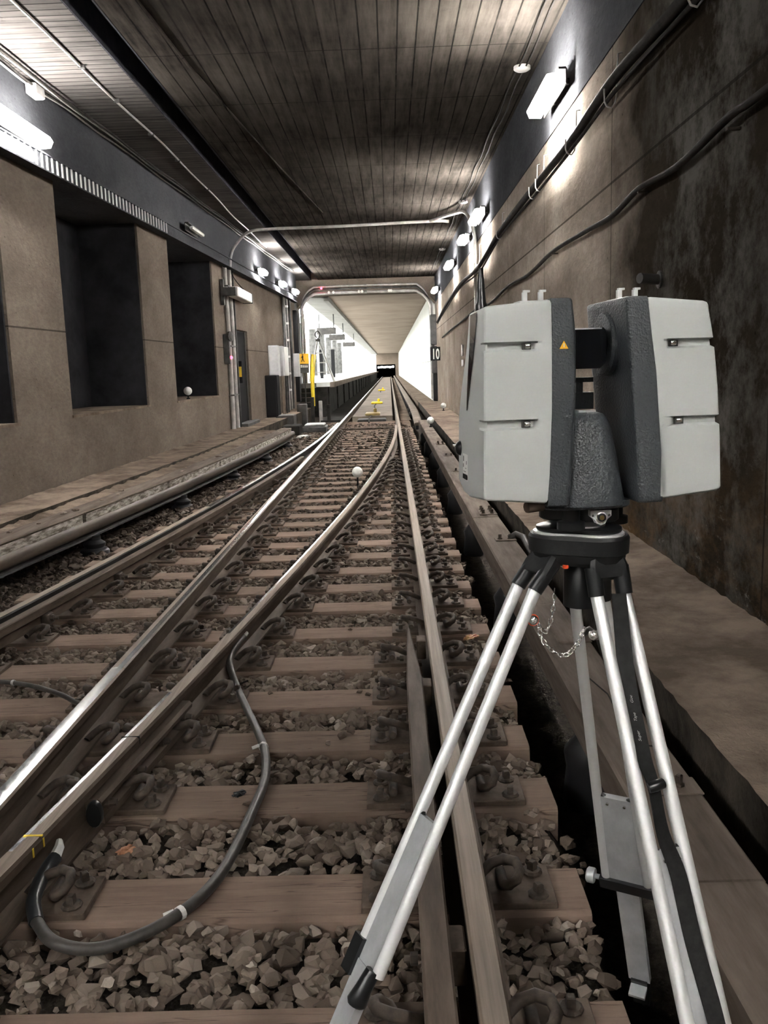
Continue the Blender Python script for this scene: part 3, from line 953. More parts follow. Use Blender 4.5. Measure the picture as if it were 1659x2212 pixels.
# ------------------------------------------------------------------ ballast
def hull(n, sx, sy, sz, rnd):
    bm = bmesh.new()
    for _ in range(n):
        while True:
            p = Vector((rnd.uniform(-1, 1), rnd.uniform(-1, 1), rnd.uniform(-1, 1)))
            if 0.3 < p.length < 1:
                break
        p.normalize()
        p *= rnd.uniform(0.8, 1.0)
        bm.verts.new((p.x * sx, p.y * sy, p.z * sz))
    r = bmesh.ops.convex_hull(bm, input=bm.verts)
    loose = [v for v in bm.verts if not v.link_faces]
    bmesh.ops.delete(bm, geom=loose, context='VERTS')
    bm.verts.index_update()
    vs = [v.co.copy() for v in bm.verts]
    fs = [tuple(v.index for v in f.verts) for f in bm.faces]
    bm.free()
    return vs, fs


rnd = random.Random(5)
SHAPES = [hull(13, 1.0, rnd.uniform(0.65, 0.95), rnd.uniform(0.5, 0.75), rnd) for _ in range(14)]


def on_sleeper(y, r):
    for sy, hw, a, b in SLEEPERS:
        if abs(y - sy) < hw + r * 0.45:
            return True
    return False


def project(p):
    d = Vector(p) - EYE
    z = d.dot(fw)
    if z < 0.1:
        return None
    return 829.5 + 1900 * d.dot(rt) / z, 1106 - 1900 * d.dot(up) / z, z


stones = []
y = 1.30
while y < 25.0:
    near = y < 7
    step = 0.050 if near else (0.066 if y < 13 else 0.095)
    xlo = xl3(y) + 0.10 if y < 18.8 else -2.3
    if y < 18.8:
        xlo = max(ledge_x(y) + 0.05, -3.5)
    x = xlo
    while x < 0.53:
        px, py = x + rnd.uniform(-0.45, 0.45) * step, y + rnd.uniform(-0.45, 0.45) * step
        r = step * rnd.uniform(0.52, 0.92) * (1.25 if rnd.random() < 0.12 else 1)
        q = project((px, py, -0.2))
        vis = q and -600 < q[0] < 2300 and q[1] < 2900
        blk = on_sleeper(py, r) and (min(xr4(py), R3) - 0.44 < px < 0.55)
        if vis and not blk:
            z = -0.200 + rnd.uniform(-0.012, 0.018)
            if px < -2.45 or px > 0.45:
                z -= 0.02
            stones.append((px, py, z, r, rnd.randrange(14), rnd.uniform(0, 6.28), rnd.uniform(-0.5, 0.5), rnd.uniform(-0.5, 0.5), q))
            for _rep in range(2 if near else 1):
                px2, py2 = px + rnd.uniform(-0.035, 0.035), py + rnd.uniform(-0.035, 0.035)
                r2 = r * rnd.uniform(0.5, 0.8)
                if not on_sleeper(py2, r2):
                    stones.append((px2, py2, z + r * rnd.uniform(-0.25, 0.5), r2, rnd.randrange(14), rnd.uniform(0, 6.28), rnd.uniform(-0.6, 0.6), rnd.uniform(-0.6, 0.6), q))
        x += step
    y += step
# heap of stones spilled over the plates left of the check rail, and a few on the sleepers
for _ in range(46):
    yy = rnd.uniform(1.5, 4.4)
    xx = rnd.uniform(-0.13, -0.02)
    if on_sleeper(yy, 0.0) and rnd.random() < 0.55:
        continue
    r = rnd.uniform(0.022, 0.04)
    stones.append((xx, yy, -0.142 if on_sleeper(yy, 0.02) else -0.175, r, rnd.randrange(14), rnd.uniform(0, 6.28), rnd.uniform(-0.5, 0.5), 0.2, project((xx, yy, -0.15))))
for xx, yy, r in ((-0.555, 2.93, 0.024), (-0.19, 4.02, 0.022), (-0.62, 4.03, 0.02), (-0.245, 3.50, 0.03), (-0.21, 3.55, 0.024), (-0.30, 3.44, 0.02), (-0.15, 3.98, 0.018), (-0.28, 5.05, 0.02)):
    stones.append((xx, yy, -0.170 + r * 0.42, r, rnd.randrange(14), rnd.uniform(0, 6.28), 0.1, 0.1, project((xx, yy, -0.15))))


def inframe(s):
    q = s[8]
    return q and 5 < q[0] < 1655 and q[1] < 2205


def keep(s):
    return inframe(s) and not (q_hidden(s))


def q_hidden(s):
    x, yy = s[0], s[1]
    # under the rail feet or behind the tall near rails nothing of the stone shows
    for rx in (R1, R3, xr2(yy), xr4(yy), 0.07):
        if abs(x - rx) < 0.085:
            return True
    return not (-1.05 < x < -0.0 or 0.27 < x < 0.58)


order = sorted((i for i, s in enumerate(stones) if keep(s)), key=lambda i: -(stones[i][3] / stones[i][8][2]))
near_ids = set(order[:300])
shape_me = []
for k, (vs, fs) in enumerate(SHAPES):
    me = bpy.data.meshes.new('ballast_stone')
    me.from_pydata([tuple(v) for v in vs], [], fs)
    me.materials.append(M['stone'])
    me.update()
    shape_me.append(me)
AV, AF = [], []
for i, s in enumerate(stones):
    mtx = Matrix.Translation(s[:3]) @ Matrix.Rotation(s[5], 4, 'Z') @ Matrix.Rotation(s[6], 4, 'X') @ Matrix.Rotation(s[7], 4, 'Y') @ Matrix.Diagonal((s[3], s[3], s[3], 1))
    if i in near_ids:
        o = bpy.data.objects.new('ballast_stone', shape_me[s[4]])
        o.matrix_basis = mtx
        col.objects.link(o)
        tag(o, 'angular grey-brown ballast stone in the sharp foreground gravel', 'stone', 'foreground ballast stones')
    else:
        vs, fs = SHAPES[s[4]]
        b = len(AV)
        AV += [tuple(mtx @ v) for v in vs]
        AF += [tuple(j + b for j in f) for f in fs]
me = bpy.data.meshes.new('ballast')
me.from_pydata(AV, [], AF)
me.materials.append(M['stone_dk'])
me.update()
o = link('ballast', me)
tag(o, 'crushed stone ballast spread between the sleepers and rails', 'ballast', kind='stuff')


# ------------------------------------------------------------------ cables on the ground
def smooth_pts(pts, n=8):
    P = [Vector(p) for p in pts]
    P = [P[0] * 2 - P[1]] + P + [P[-1] * 2 - P[-2]]
    out = []
    for i in range(1, len(P) - 2):
        for k in range(n):
            t = k / n
            a, b, c, d = P[i - 1], P[i], P[i + 1], P[i + 2]
            out.append(0.5 * ((2 * b) + (c - a) * t + (2 * a - 5 * b + 4 * c - d) * t * t + (3 * b - a - 3 * c + d) * t ** 3))
    out.append(P[-2])
    return out


t = thing('bond_cable', 'thick dark cable looping over the sleepers from the curved rail and back', 'cable', (-0.6, 2.9, -0.17))
path = [(-0.84, 4.62, -0.06), (-0.865, 4.50, -0.075), (-0.875, 4.36, -0.11), (-0.79, 4.08, -0.142), (-0.70, 3.82, -0.152), (-0.60, 3.52, -0.150), (-0.545, 3.32, -0.148), (-0.515, 3.09, -0.147), (-0.525, 2.85, -0.148),
        (-0.55, 2.6, -0.158), (-0.575, 2.43, -0.150), (-0.63, 2.29, -0.145), (-0.725, 2.19, -0.150), (-0.84, 2.14, -0.155), (-0.955, 2.155, -0.142), (-1.035, 2.235, -0.130)]
MB().tube(smooth_pts(path), 0.0175, 10).build('cable', M['cable'], t, 60)
sl = [(-1.030, 2.228, -0.131), (-1.066, 2.30, -0.120), (-1.079, 2.37, -0.110), (-1.080, 2.44, -0.100), (-1.072, 2.49, -0.090)]
MB().tube(smooth_pts(sl), [0.021] * 33, 10).build('sleeve', M['sleeve'], t, 60)
MB().tube([(-1.073, 2.485, -0.091), (-1.072, 2.525, -0.078), (-1.080, 2.55, -0.068)], [0.019, 0.016, 0.010], 8).build('end_lug', M['white'], t)
MB().tube([(-0.845, 4.60, -0.062), (-0.83, 4.66, -0.05)], [0.016, 0.012], 8).build('end_lug', M['white'], t)
for p, d in (((-0.562, 3.39, -0.149), (0.35, 1, 0)), ((-0.640, 2.277, -0.146), (0.75, 1, 0))):
    d = Vector(d).normalized()
    tie = MB().lathe([(0.0195, -0.008), (0.0205, -0.006), (0.0205, 0.006), (0.0195, 0.008)], 10, p, d).build('cable_tie', M['white'], t)
    q = Vector(p) + Vector((-0.03, -0.012, 0.006))
    MB().obox(q, (0.014, 0.004, 0.004), (-0.003, 0.007, 0.003), (0, -0.0012, 0.0018)).build('tie_tail', M['white'], tie)
t = thing('bond_cable', 'short thin cable crossing a sleeper at the left edge towards the polished rail', 'cable', (-2.0, 4.1, -0.15))
path = [(-2.15, 4.28, -0.15), (-1.98, 4.24, -0.145), (-1.80, 4.16, -0.145), (-1.62, 4.02, -0.14), (-1.50, 3.88, -0.125), (-1.42, 3.80, -0.10)]
MB().tube(smooth_pts(path), 0.012, 8).build('cable', M['cable'], t, 60)
MB().lathe([(0.014, -0.007), (0.015, -0.005), (0.015, 0.005), (0.014, 0.007)], 10, (-1.945, 4.228, -0.1445), (1, -0.3, 0)).build('cable_tie', M['white'], t)
t = thing('signal_wire', 'thin black wires tangled at the foot of the curved rail joint', 'wire', (-0.85, 4.3, -0.15))
MB().tube(smooth_pts([(-0.87, 4.52, -0.06), (-0.90, 4.35, -0.12), (-0.86, 4.2, -0.15), (-0.80, 4.16, -0.16), (-0.76, 4.22, -0.165)]), 0.005, 6).build('wire', M['cable_dk'], t, 60)
MB().tube(smooth_pts([(-0.88, 4.5, -0.07), (-0.93, 4.32, -0.13), (-0.90, 4.12, -0.155), (-0.92, 3.95, -0.16), (-0.955, 3.80, -0.15)]), 0.004, 6).build('wire', M['cable_dk'], t, 60)

# litter
def crumple(name, c, s, m, label, cat, seed):
    r = random.Random(seed)
    bm = bmesh.new()
    bmesh.ops.create_icosphere(bm, subdivisions=3, radius=1.0)
    for v in bm.verts:
        k = r.uniform(0.55, 1.15)
        v.co = Vector((v.co.x * s[0] * k, v.co.y * s[1] * k, max(v.co.z, -0.4) * s[2] * k))
    me = bpy.data.meshes.new(name)
    bm.to_mesh(me); bm.free()
    me.materials.append(m)
    o = link(name, me)
    o.location = c
    o.rotation_euler = (0, 0, r.uniform(0, 3))
    return tag(o, label, cat)


crumple('crumpled_paper', (-0.905, 2.66, -0.175), (0.045, 0.022, 0.022), M['leaf'], 'crumpled orange-brown paper scrap on the ballast by the cable', 'paper', 1)
crumple('candy_wrapper', (0.41, 4.80, -0.155), (0.06, 0.03, 0.014), M['wrap'], 'crumpled orange and red wrapper on the right side of the straight rail', 'wrapper', 2)
crumple('white_scrap', (-0.88, 2.93, -0.165), (0.02, 0.012, 0.006), M['white'], 'tiny white scrap near the bolted rail joint', 'litter', 3)
crumple('white_scrap', (-2.13, 5.15, -0.165), (0.018, 0.014, 0.014), M['white'], 'white pebble-like scrap beside the check rail at the left', 'litter', 4)
crumple('white_scrap', (-2.05, 20.6, -0.16), (0.22, 0.10, 0.05), M['white'], 'white rags heaped at the end of the boxed conductor rail', 'litter', 5)
crumple('white_scrap', (0.03, 14.2, -0.16), (0.03, 0.03, 0.03), M['white'], 'white scrap between the curved and straight rails far down the turnout', 'litter', 6)
crumple('black_scrap', (-0.60, 3.02, -0.17), (0.03, 0.02, 0.018), M['sleeve'], 'black shred of plastic inside the cable loop', 'litter', 7)

# ------------------------------------------------------------------ white sphere targets
def target(x, y, z, label, r=0.072, st=0.0):
    t = thing('sphere_target', label, 'target', (x, y, z), 'white laser scanning sphere targets')
    MB().lathe([(0.03, 0), (0.03, 0.02), (0.012, 0.025), (0.012, 0.075 + st)], 10, (x, y, z)).build('magnet_foot', M['black'], t)
    bm = bmesh.new()
    bmesh.ops.create_uvsphere(bm, u_segments=24, v_segments=14, radius=r)
    me = bpy.data.meshes.new('ball')
    bm.to_mesh(me); bm.free()
    me.materials.append(M['ball']); me.shade_smooth()
    o = link('ball', me, t)
    o.location = (x, y, z + 0.075 + st + r * 0.9)


target(-0.45, 11.1, -0.17 + 0.0, 'white target sphere standing between the tracks beside the curved rail', 0.068, 0.11)
target(0.80, 18.0, 0.152, 'white target sphere on the plank cover of the conductor rail')
target(1.40, 23.6, 0.205, 'white target sphere farthest away, on the right ledge near the portal')
target(xwl(15.35) - 0.06, 15.35, 0.945, 'white target sphere on the sill of the far niche')

# ------------------------------------------------------------------ right wall fittings
WX = 1.585
t = thing('wall_cable', 'thick dark cable hung on hooks along the upper right wall', 'cable', (WX, 8, 3.1))
pts = [(1.50, 2.6, 3.19), (1.51, 4.0, 3.12), (1.52, 4.77, 3.13), (1.51, 6.15, 3.17), (1.515, 7.5, 3.12), (1.52, 9.26, 3.13), (1.52, 12.15, 3.11), (1.53, 15.2, 2.98), (1.53, 19, 3.05), (1.53, 24, 2.95), (1.53, 28.2, 2.75)]
MB().tube(smooth_pts(pts, 6), 0.034, 8).build('cable', M['cable_dk'], t, 60)
MB().tube(smooth_pts([(p[0] + 0.01, p[1], p[2] - 0.055 - 0.02 * (i % 2)) for i, p in enumerate(pts)], 6), 0.014, 6).build('cable', M['cable_dk'], t, 60)
for y in (4.55, 6.2, 7.5, 9.0, 9.4, 12.2, 15.2):
    MB().tube([(1.59, y, 3.36), (1.56, y, 3.355), (1.555, y, 3.12), (1.545, y, 3.05), (1.52, y, 3.02), (1.49, y, 3.03), (1.475, y, 3.06), (1.472, y, 3.14)], 0.006, 6).build('hook', M['pipe'], t, 60)
t = thing('wall_cable', 'thinner sagging cable on brackets along the middle of the right wall', 'cable', (WX, 8, 2.4))
pts = [(1.545, 2.4, 2.44), (1.55, 3.84, 2.42), (1.545, 4.17, 2.42), (1.555, 4.9, 2.37), (1.545, 5.6, 2.39), (1.555, 6.3, 2.345), (1.545, 7.1, 2.36), (1.55, 8.5, 2.385), (1.555, 10, 2.33), (1.55, 11.7, 2.355), (1.555, 13.6, 2.29), (1.55, 15.6, 2.34), (1.555, 19, 2.30), (1.555, 22, 2.27), (1.55, 26, 2.2)]
MB().tube(smooth_pts(pts, 6), 0.019, 8).build('cable', M['cable_dk'], t, 60)
for y in (4.17, 5.6, 7.1, 8.5, 11.7, 15.6):
    MB().obox((1.573, y, 2.37), (0.035, 0, 0), (0, 0.012, 0), (0, 0, 0.006)).build('bracket', M['iron'], t)
t = thing('pipe_stub', 'short rusty black pipe stub sticking out of the right wall above the scanner', 'pipe', (WX, 5.3, 1.82))
MB().tube([(1.61, 5.32, 1.825), (1.46, 5.25, 1.83)], 0.030, 12).build('pipe', M['steel_dk'], t, 60)
MB().lathe([(0.052, 0), (0.052, 0.01), (0.04, 0.014)], 14, (1.60, 5.32, 1.825), (-1, 0, 0)).build('flange', M['steel_dk'], t)
t = thing('ceiling_cable', 'pair of thin cables with junction boxes along the right ceiling corner', 'cable', (1.44, 10, CEIL))
for dx in (0, 0.07):
    MB().tube(smooth_pts([(1.40 + dx + 0.012 * math.sin(3 * y), y, CEIL - 0.012 - 0.008 * math.sin(5 * y) ** 2) for y in frange(3, 29.5, 26)], 3), 0.009, 6).build('cable', M['cable_dk'], t, 60)
for y in (9.6, 16.9, 23.4):
    MB().lathe([(0.085, 0), (0.085, 0.03), (0.06, 0.045)], 14, (1.44, y, CEIL), (0, 0, -1)).build('junction_box', M['pipe'], t, 40)
t = thing('conduit', 'white conduit running down the right wall behind the scanner', 'conduit', (1.55, 16, 0.3))
MB().tube(smooth_pts([(1.56, 16.0, 2.0), (1.56, 16.0, 3.3), (1.55, 16.1, 3.7), (1.45, 16.6, 4.1), (1.28, 17.4, 4.22), (0.9, 18.3, 4.24)]), 0.032, 10).build('pipe', M['pipe'], t, 60)
t = thing('conduit', 'pale conduit crossing the ceiling from wall to wall before the portal', 'conduit', (0, 18.5, 4.24))
MB().tube(smooth_pts([(1.28, 18.45, 4.25), (0.9, 18.5, 4.27), (-1, 18.55, 4.24), (-2.3, 18.6, 4.24), (-2.8, 18.65, 4.2), (-3.1, 18.7, 3.95), (-3.2, 18.7, 3.75), (-3.24, 18.7, 3.5)]), 0.03, 8).build('pipe', M['pipe'], t, 60)
for y, z0, z1, w in ((19.45, 1.58, 1.82, 0.09), (19.45, 1.36, 1.50, 0.08)):
    o = MB().cbox(1.57, 1.60, y - w, y + w, z0, z1, 0.004).build('wall_plate', M['white_p'])
    tag(o, 'upper small white plate on the right wall just beside the scanner' if z0 > 1.5 else 'lower small white plate on the right wall just beside the scanner', 'plate')
# graffiti-like pale scratches are left to the wall itself

# ------------------------------------------------------------------ left wall, beam and ceiling fittings
t = thing('cable_tray', 'ribbed pale cable tray along the bottom of the niche-wall beam', 'cable tray', (xwl(9) + 0.1, 9, 3.5))
f = xwl
MB().sweep([(0.075, 3.47), (0.20, 3.47), (0.20, 3.485), (0.09, 3.485), (0.09, 3.63), (0.075, 3.63)], f, [2, 10, 18, 28]).build('channel', M['beam'], t)
rib = MB().box(-0.004, 0.006, -0.018, 0.018, 0.0, 0.15).mesh('rib', M['rib'])
for k in range(64):
    y = 5.6 + k * 0.13
    o = link('rib', rib, t)
    o.matrix_basis = Matrix.Translation((f(y) + 0.192, y, 3.485)) @ Matrix.Rotation(0.0, 4, 'Z')
MB().sweep([(0.184, 3.632), (0.204, 3.632), (0.204, 3.648), (0.184, 3.648)], f, [2, 10, 18, 28]).build('top_rail', M['beam'], t)
t = thing('ceiling_cable', 'bundle of four cables with a box along the niche-side ceiling corner', 'cable', (xwl(9), 9, 4.2))
for k in range(4):
    MB().tube(smooth_pts([(xwl(y) + 0.09 + 0.055 * k + 0.014 * math.sin(2.1 * y + k), y, 4.345 - 0.012 * k - (0.05 if k < 2 and 8.7 < y < 10.2 else 0)) for y in frange(3, 27, 26)], 3), 0.014 if k == 3 else 0.011, 6).build('cable', M['cable_dk'] if k % 2 else M['pipe'], t, 60)
MB().cbox(xwl(9.5) + 0.08, xwl(9.5) + 0.19, 9.38, 9.62, 4.20, 4.31, 0.01).build('junction_box', M['pipe'], t)
t = thing('ceiling_cable', 'single thin pale cable stapled along the ceiling beside the dark slot', 'cable', (-2.9, 10, CEIL))
MB().tube(smooth_pts([(-2.90 + 0.012 * math.sin(1.7 * y) + 0.02 * math.sin(0.6 * y), y, CEIL - 0.016) for y in frange(3, 22, 30)], 3), 0.013, 6).build('cable', M['pipe'], t, 60)
for y in (9.1, 10.2, 11.6, 13.0, 15.0):
    MB().cbox(-2.935, -2.865, y - 0.02, y + 0.02, CEIL - 0.035, CEIL, 0.004).build('clamp', M['steel_dk'], t)
t = thing('ceiling_pipe', 'thin conduit slanting along the middle of the board-marked ceiling', 'conduit', (-1.8, 10, CEIL))
MB().tube([(-1.95, 7.5, CEIL - 0.016), (-1.88, 9.2, CEIL - 0.016), (-1.55, 13.5, CEIL - 0.016), (-1.2, 17.5, CEIL - 0.016)], 0.015, 6).build('pipe', M['ceil'], t, 60)

# wall conduits, floodlight, boxes and door at the end of the niche wall
t = thing('wall_conduit', 'pair of pale vertical conduits between the far niche and the dark door', 'conduit', (xwl(18.6), 18.6, 0.2))
for k, y in enumerate((18.35, 18.75)):
    MB().tube([(xwl(y) + 0.06, y, 0.22), (xwl(y) + 0.06, y, 1.2), (xwl(y) + 0.06, y + 0.03, 2.4), (xwl(y) + 0.06, y - 0.05, 3.5)], 0.045, 10).build('pipe', M['pipe'], t, 60)
MB().tube([(xwl(19.1) + 0.05, 19.12, 0.2), (xwl(19.1) + 0.05, 19.12, 3.5)], 0.022, 8).build('pipe', M['pipe_dk'], t, 60)
for z in (0.9, 1.9, 3.1):
    MB().box(xwl(18.5) + 0.0, xwl(18.5) + 0.115, 18.28, 18.82, z, z + 0.03).build('clamp', M['pipe_dk'], t)
t = thing('floodlight', 'white boxy unlit floodlight on an arm over the conduits by the door', 'lamp', (xwl(18.7), 18.7, 2.95))
x0 = xwl(18.6)
MB().box(x0, x0 + 0.06, 18.0, 18.12, 2.72, 3.22).build('mount', M['pipe_dk'], t)
MB().box(x0 + 0.02, x0 + 0.30, 17.98, 18.14, 2.90, 3.06).build('arm', M['pipe_dk'], t)
MB().cbox(x0 + 0.14, x0 + 0.34, 18.1, 19.9, 2.88, 3.08, 0.015).build('housing', M['white_p'], t)
MB().cbox(x0 + 0.13, x0 + 0.35, 19.88, 19.96, 2.87, 3.09, 0.01).build('end_cap', M['pipe_dk'], t)
MB().tube(smooth_pts([(x0 + 0.05, 18.9, 3.5), (x0 + 0.12, 19.2, 3.3), (x0 + 0.24, 19.8, 3.09)]), 0.012, 6).build('cord', M['cable_dk'], t, 60)
t = thing('alarm_box', 'small dark wall box with a red light beside the conduits', 'alarm', (xwl(18.2), 18.2, 1.6))
MB().cbox(xwl(18.2), xwl(18.2) + 0.12, 18.05, 18.2, 1.55, 2.15, 0.01).build('body', M['pipe_dk'], t)
MB().lathe([(0.10, 0), (0.10, 0.06), (0.05, 0.08)], 12, (xwl(18.2) + 0.1, 18.12, 2.1), (1, -0.4, 0)).build('bell', M['steel_dk'], t)
MB().lathe([(0.03, 0), (0.03, 0.03), (0.015, 0.04)], 10, (xwl(18.2) + 0.12, 18.12, 1.68), (1, -0.6, 0)).build('indicator', M['led_r'], t)
# door
d = struct(MB().cbox(xwl(20) - 0.09, xwl(20) - 0.05, 19.27, 20.60, 0.22, 2.28, 0.005).build('door_1', M['black']))
MB().box(xwl(20) - 0.05, xwl(20) - 0.02, 20.5, 20.58, 0.22, 2.28).build('frame', M['steel_dk'], d)
MB().cbox(xwl(20) - 0.06, xwl(20) + 0.0, 19.5, 19.7, 1.2, 1.5, 0.01).build('lock_box', M['black'], d)
MB().box(xwl(20) + 0.0, xwl(20) + 0.004, 19.55, 19.66, 1.30, 1.46).build('sticker', M['yellow'], d)
st = struct(MB().cbox(xwl(20) - 0.3, xwl(20) + 0.16, 19.2, 21.0, 0.19, 0.27, 0.01).build('trim_5', M['steel_dk']))
o = MB().cbox(xwl(19.2) - 0.01, xwl(19.2) + 0.13, 19.15, 19.35, 1.15, 1.62, 0.01).build('key_box', M['black'])
tag(o, 'black key box with a yellow sticker on the edge of the dark doorway', 'box')
MB().box(xwl(19.2) + 0.02, xwl(19.2) + 0.12, 19.140, 19.15, 1.28, 1.5).build('sticker', M['yellow'], o)

# cabinets after the door
def cabinet(y0, y1, z0, z1, d, m, label, legs=True):
    x = xwl(y0)
    t = thing('switch_cabinet', label, 'cabinet', (x, y0, 0.2), 'cabinets past the dark door')
    MB().cbox(x, x + d, y0, y1, z0, z1, 0.012).build('body', M[m], t)
    MB().cbox(x + 0.03, x + d - 0.03, y0 - 0.02, y0, z0 + 0.04, z1 - 0.04, 0.005).build('door', M[m], t)
    if legs:
        for a in (x + 0.03, x + d - 0.07):
            for b in (y0 + 0.02, y1 - 0.06):
                MB().box(a, a + 0.04, b, b + 0.04, 0.2, z0).build('leg', M['rail_top'] if m == 'box_grey' else M['pipe_dk'], t)
    return t


cabinet(22.6, 23.2, 0.22, 1.28, 0.30, 'black', 'tall black floor cabinet past the dark door', False)
cabinet(23.3, 23.75, 1.25, 2.05, 0.25, 'box_grey', 'first grey cabinet on thin tan legs past the black one')
cabinet(24.1, 24.5, 1.25, 2.05, 0.25, 'box_grey', 'middle grey cabinet on thin tan legs')
cabinet(25.0, 25.5, 1.25, 2.05, 0.22, 'white_p', 'pale cabinet farthest from the door, next to the cable rack')
t = thing('cable_rack', 'vertical cable rack with white clamps between the cabinets and the portal', 'cable rack', (xwl(26), 26, 0.2))
for k, y in enumerate((25.75, 26.0, 26.2, 26.5, 27.0)):
    MB().tube([(xwl(y) + 0.06 + 0.03 * (k % 2), y, 0.25), (xwl(y) + 0.08, y + 0.05 * (k % 2), 1.9), (xwl(y) + 0.07, y, 3.5)], 0.04 if k % 2 == 0 else 0.025, 8).build('cable', M['pipe_dk'] if k % 2 == 0 else M['pipe'], t, 60)
for z in frange(0.8, 3.2, 5):
    MB().cbox(xwl(26.1) + 0.02, xwl(26.1) + 0.16, 26.05, 26.17, z, z + 0.06, 0.01).build('clamp', M['white_p'], t)
MB().cbox(xwl(27.4), xwl(27.4) + 0.25, 27.2, 27.5, 1.2, 1.9, 0.01).build('box', M['box_grey'], t)
t = thing('equipment_cabinet', 'tall black equipment panel on the portal post above the stairs', 'cabinet', (-3.0, 28.3, 0.4))
MB().cbox(-3.02, -2.86, 28.1, 28.4, 0.4, 3.25, 0.02).build('body', M['black'], t)
t = thing('portal_pipes', 'rounded pale pipes framing the station portal overhead', 'conduit', (-0.6, 30.2, 3.9))
for k, (dz, r, m) in enumerate(((0.0, 0.05, 'pipe'), (0.13, 0.035, 'pipe_dk'), (0.22, 0.03, 'pipe'))):
    MB().tube(smooth_pts([(-2.92 + 0.05 * k, 30.15, 0.95), (-2.90 + 0.03 * k, 30.15, 3.0), (-2.86, 30.15, 3.5 + dz * 0.6), (-2.55, 30.15, 3.84 + dz), (-2.0, 30.15, 3.90 + dz), (0.6, 30.15, 3.90 + dz), (1.05, 30.15, 3.84 + dz),
                          (1.36, 30.15, 3.52 + dz * 0.6), (1.42 + 0.04 * k, 30.15, 3.0), (1.43 + 0.04 * k, 30.15, 0.3)], 6), r, 8).build('pipe', M[m], t, 60)
for k, x in enumerate((-1.95, -1.8, -0.95, -0.85, 0.05, 0.12)):
    MB().lathe([(0.045, 0), (0.045, 0.05), (0.02, 0.06)], 10, (x, 30.1, 3.92), (0, -1, 0)).build('lamp_socket', M['white_p'], t)
MB().lathe([(0.035, 0), (0.035, 0.03), (0.02, 0.04)], 10, (-2.2, 30.08, 4.06), (0, -1, 0)).build('red_marker', M['led_r'], t)

def text_mesh(name, body, size, m, parent, mtx, extrude=0.0, offset=0.0, shear=0.0):
    cu = bpy.data.curves.new(name, 'FONT')
    cu.body, cu.size, cu.extrude, cu.offset, cu.shear = body, size, extrude, offset, shear
    tmp = bpy.data.objects.new(name, cu)
    col.objects.link(tmp)
    bpy.context.view_layer.update()
    me = bpy.data.meshes.new_from_object(tmp.evaluated_get(bpy.context.evaluated_depsgraph_get()))
    bpy.data.objects.remove(tmp)
    me.materials.clear()
    me.materials.append(m)
    o = link(name, me, parent)
    o.matrix_basis = mtx
    return o


# right side of the portal: panels, pipe, distance sign
t = thing('equipment_cabinet', 'stacked black panels on the right portal post beside the white wall', 'cabinet', (1.4, 30.2, 0.3))
MB().cbox(1.40, 1.62, 30.0, 30.3, 2.1, 3.1, 0.02).build('upper_panel', M['pipe_dk'], t)
MB().cbox(1.42, 1.62, 30.0, 30.3, 1.15, 2.05, 0.02).build('lower_panel', M['steel_dk'], t)
MB().cbox(1.46, 1.62, 30.05, 30.3, 0.22, 1.15, 0.02).build('cable_box', M['black'], t)
t = thing('number_sign', 'black sign with the white number 10 on the right portal post', 'sign', (1.45, 28.0, 1.5))
MB().cbox(1.28, 1.44, 28.0, 28.03, 1.56, 1.98, 0.004).build('plate', M['black'], t)
MB().cbox(1.455, 1.595, 28.0, 28.03, 1.56, 1.98, 0.004).build('plate', M['black'], t)
MB().tube([(1.28, 28.05, 1.77), (1.6, 28.05, 1.77)], 0.015, 6).build('bar', M['pipe_dk'], t)
for ch, x in (('1', 1.33), ('0', 1.455)):
    text_mesh('digit', ch, 0.44, M['white_p'], t, Matrix.Translation((x, 27.99, 1.615)) @ Matrix.Rotation(math.pi / 2, 4, 'X') @ Matrix.Diagonal((0.52, 1, 1, 1)), 0.003, 0.012)

# stairs up to the platform with the yellow rail and sign
t = thing('platform_stairs', 'dark steps climbing to the bright platform beside the portal', 'stairs', (-2.85, 29.6, 0.2))
for k in range(5):
    MB().cbox(-3.05, -2.58, 29.5 + k * 0.28, 31.02, 0.18 + k * 0.15, 0.33 + k * 0.15, 0.008).build('step', M['st_soffit'] if k == 4 else M['plat_side'], t)
    MB().box(-3.08, -2.58, 29.495 + k * 0.28, 29.53 + k * 0.28, 0.325 + k * 0.15, 0.336 + k * 0.15).build('nosing', M['slab'], t)
t = thing('handrail', 'bright yellow handrail standing at the platform stairs', 'handrail', (-2.58, 29.6, 0.2))
MB().tube(smooth_pts([(-2.58, 29.6, 0.2), (-2.60, 29.7, 0.9), (-2.60, 29.8, 1.5), (-2.57, 29.9, 1.9)]), [0.05 + 0.02 * math.sin(k / 24 * 3.14) for k in range(25)], 8).build('post', M['yellow'], t, 60)
MB().tube(smooth_pts([(-2.58, 29.62, 0.6), (-2.575, 30.3, 1.3), (-2.575, 31.0, 1.9)]), 0.025, 8).build('rail', M['yellow'], t, 60)
t = thing('warning_sign', 'yellow square sign with a black walking figure by the stairs', 'sign', (-2.82, 29.45, 1.3))
MB().cbox(-2.975, -2.665, 29.44, 29.46, 1.60, 1.93, 0.004).build('plate', M['yellow_s'], t)
MB().cbox(-2.97, -2.67, 29.44, 29.47, 1.30, 1.60, 0.004).build('text_plate', M['steel_dk'], t)
MB().tube([(-2.82, 29.48, 0.2), (-2.82, 29.48, 1.9)], 0.02, 8).build('pole', M['pipe_dk'], t, 60)
fig = MB().lathe([(0.012, -0.02), (0.022, -0.008), (0.022, 0.008), (0.012, 0.02)], 10, (-2.86, 29.437, 1.885), (0, -1, 0)).build('figure_head', M['black'], t)
mb = MB()
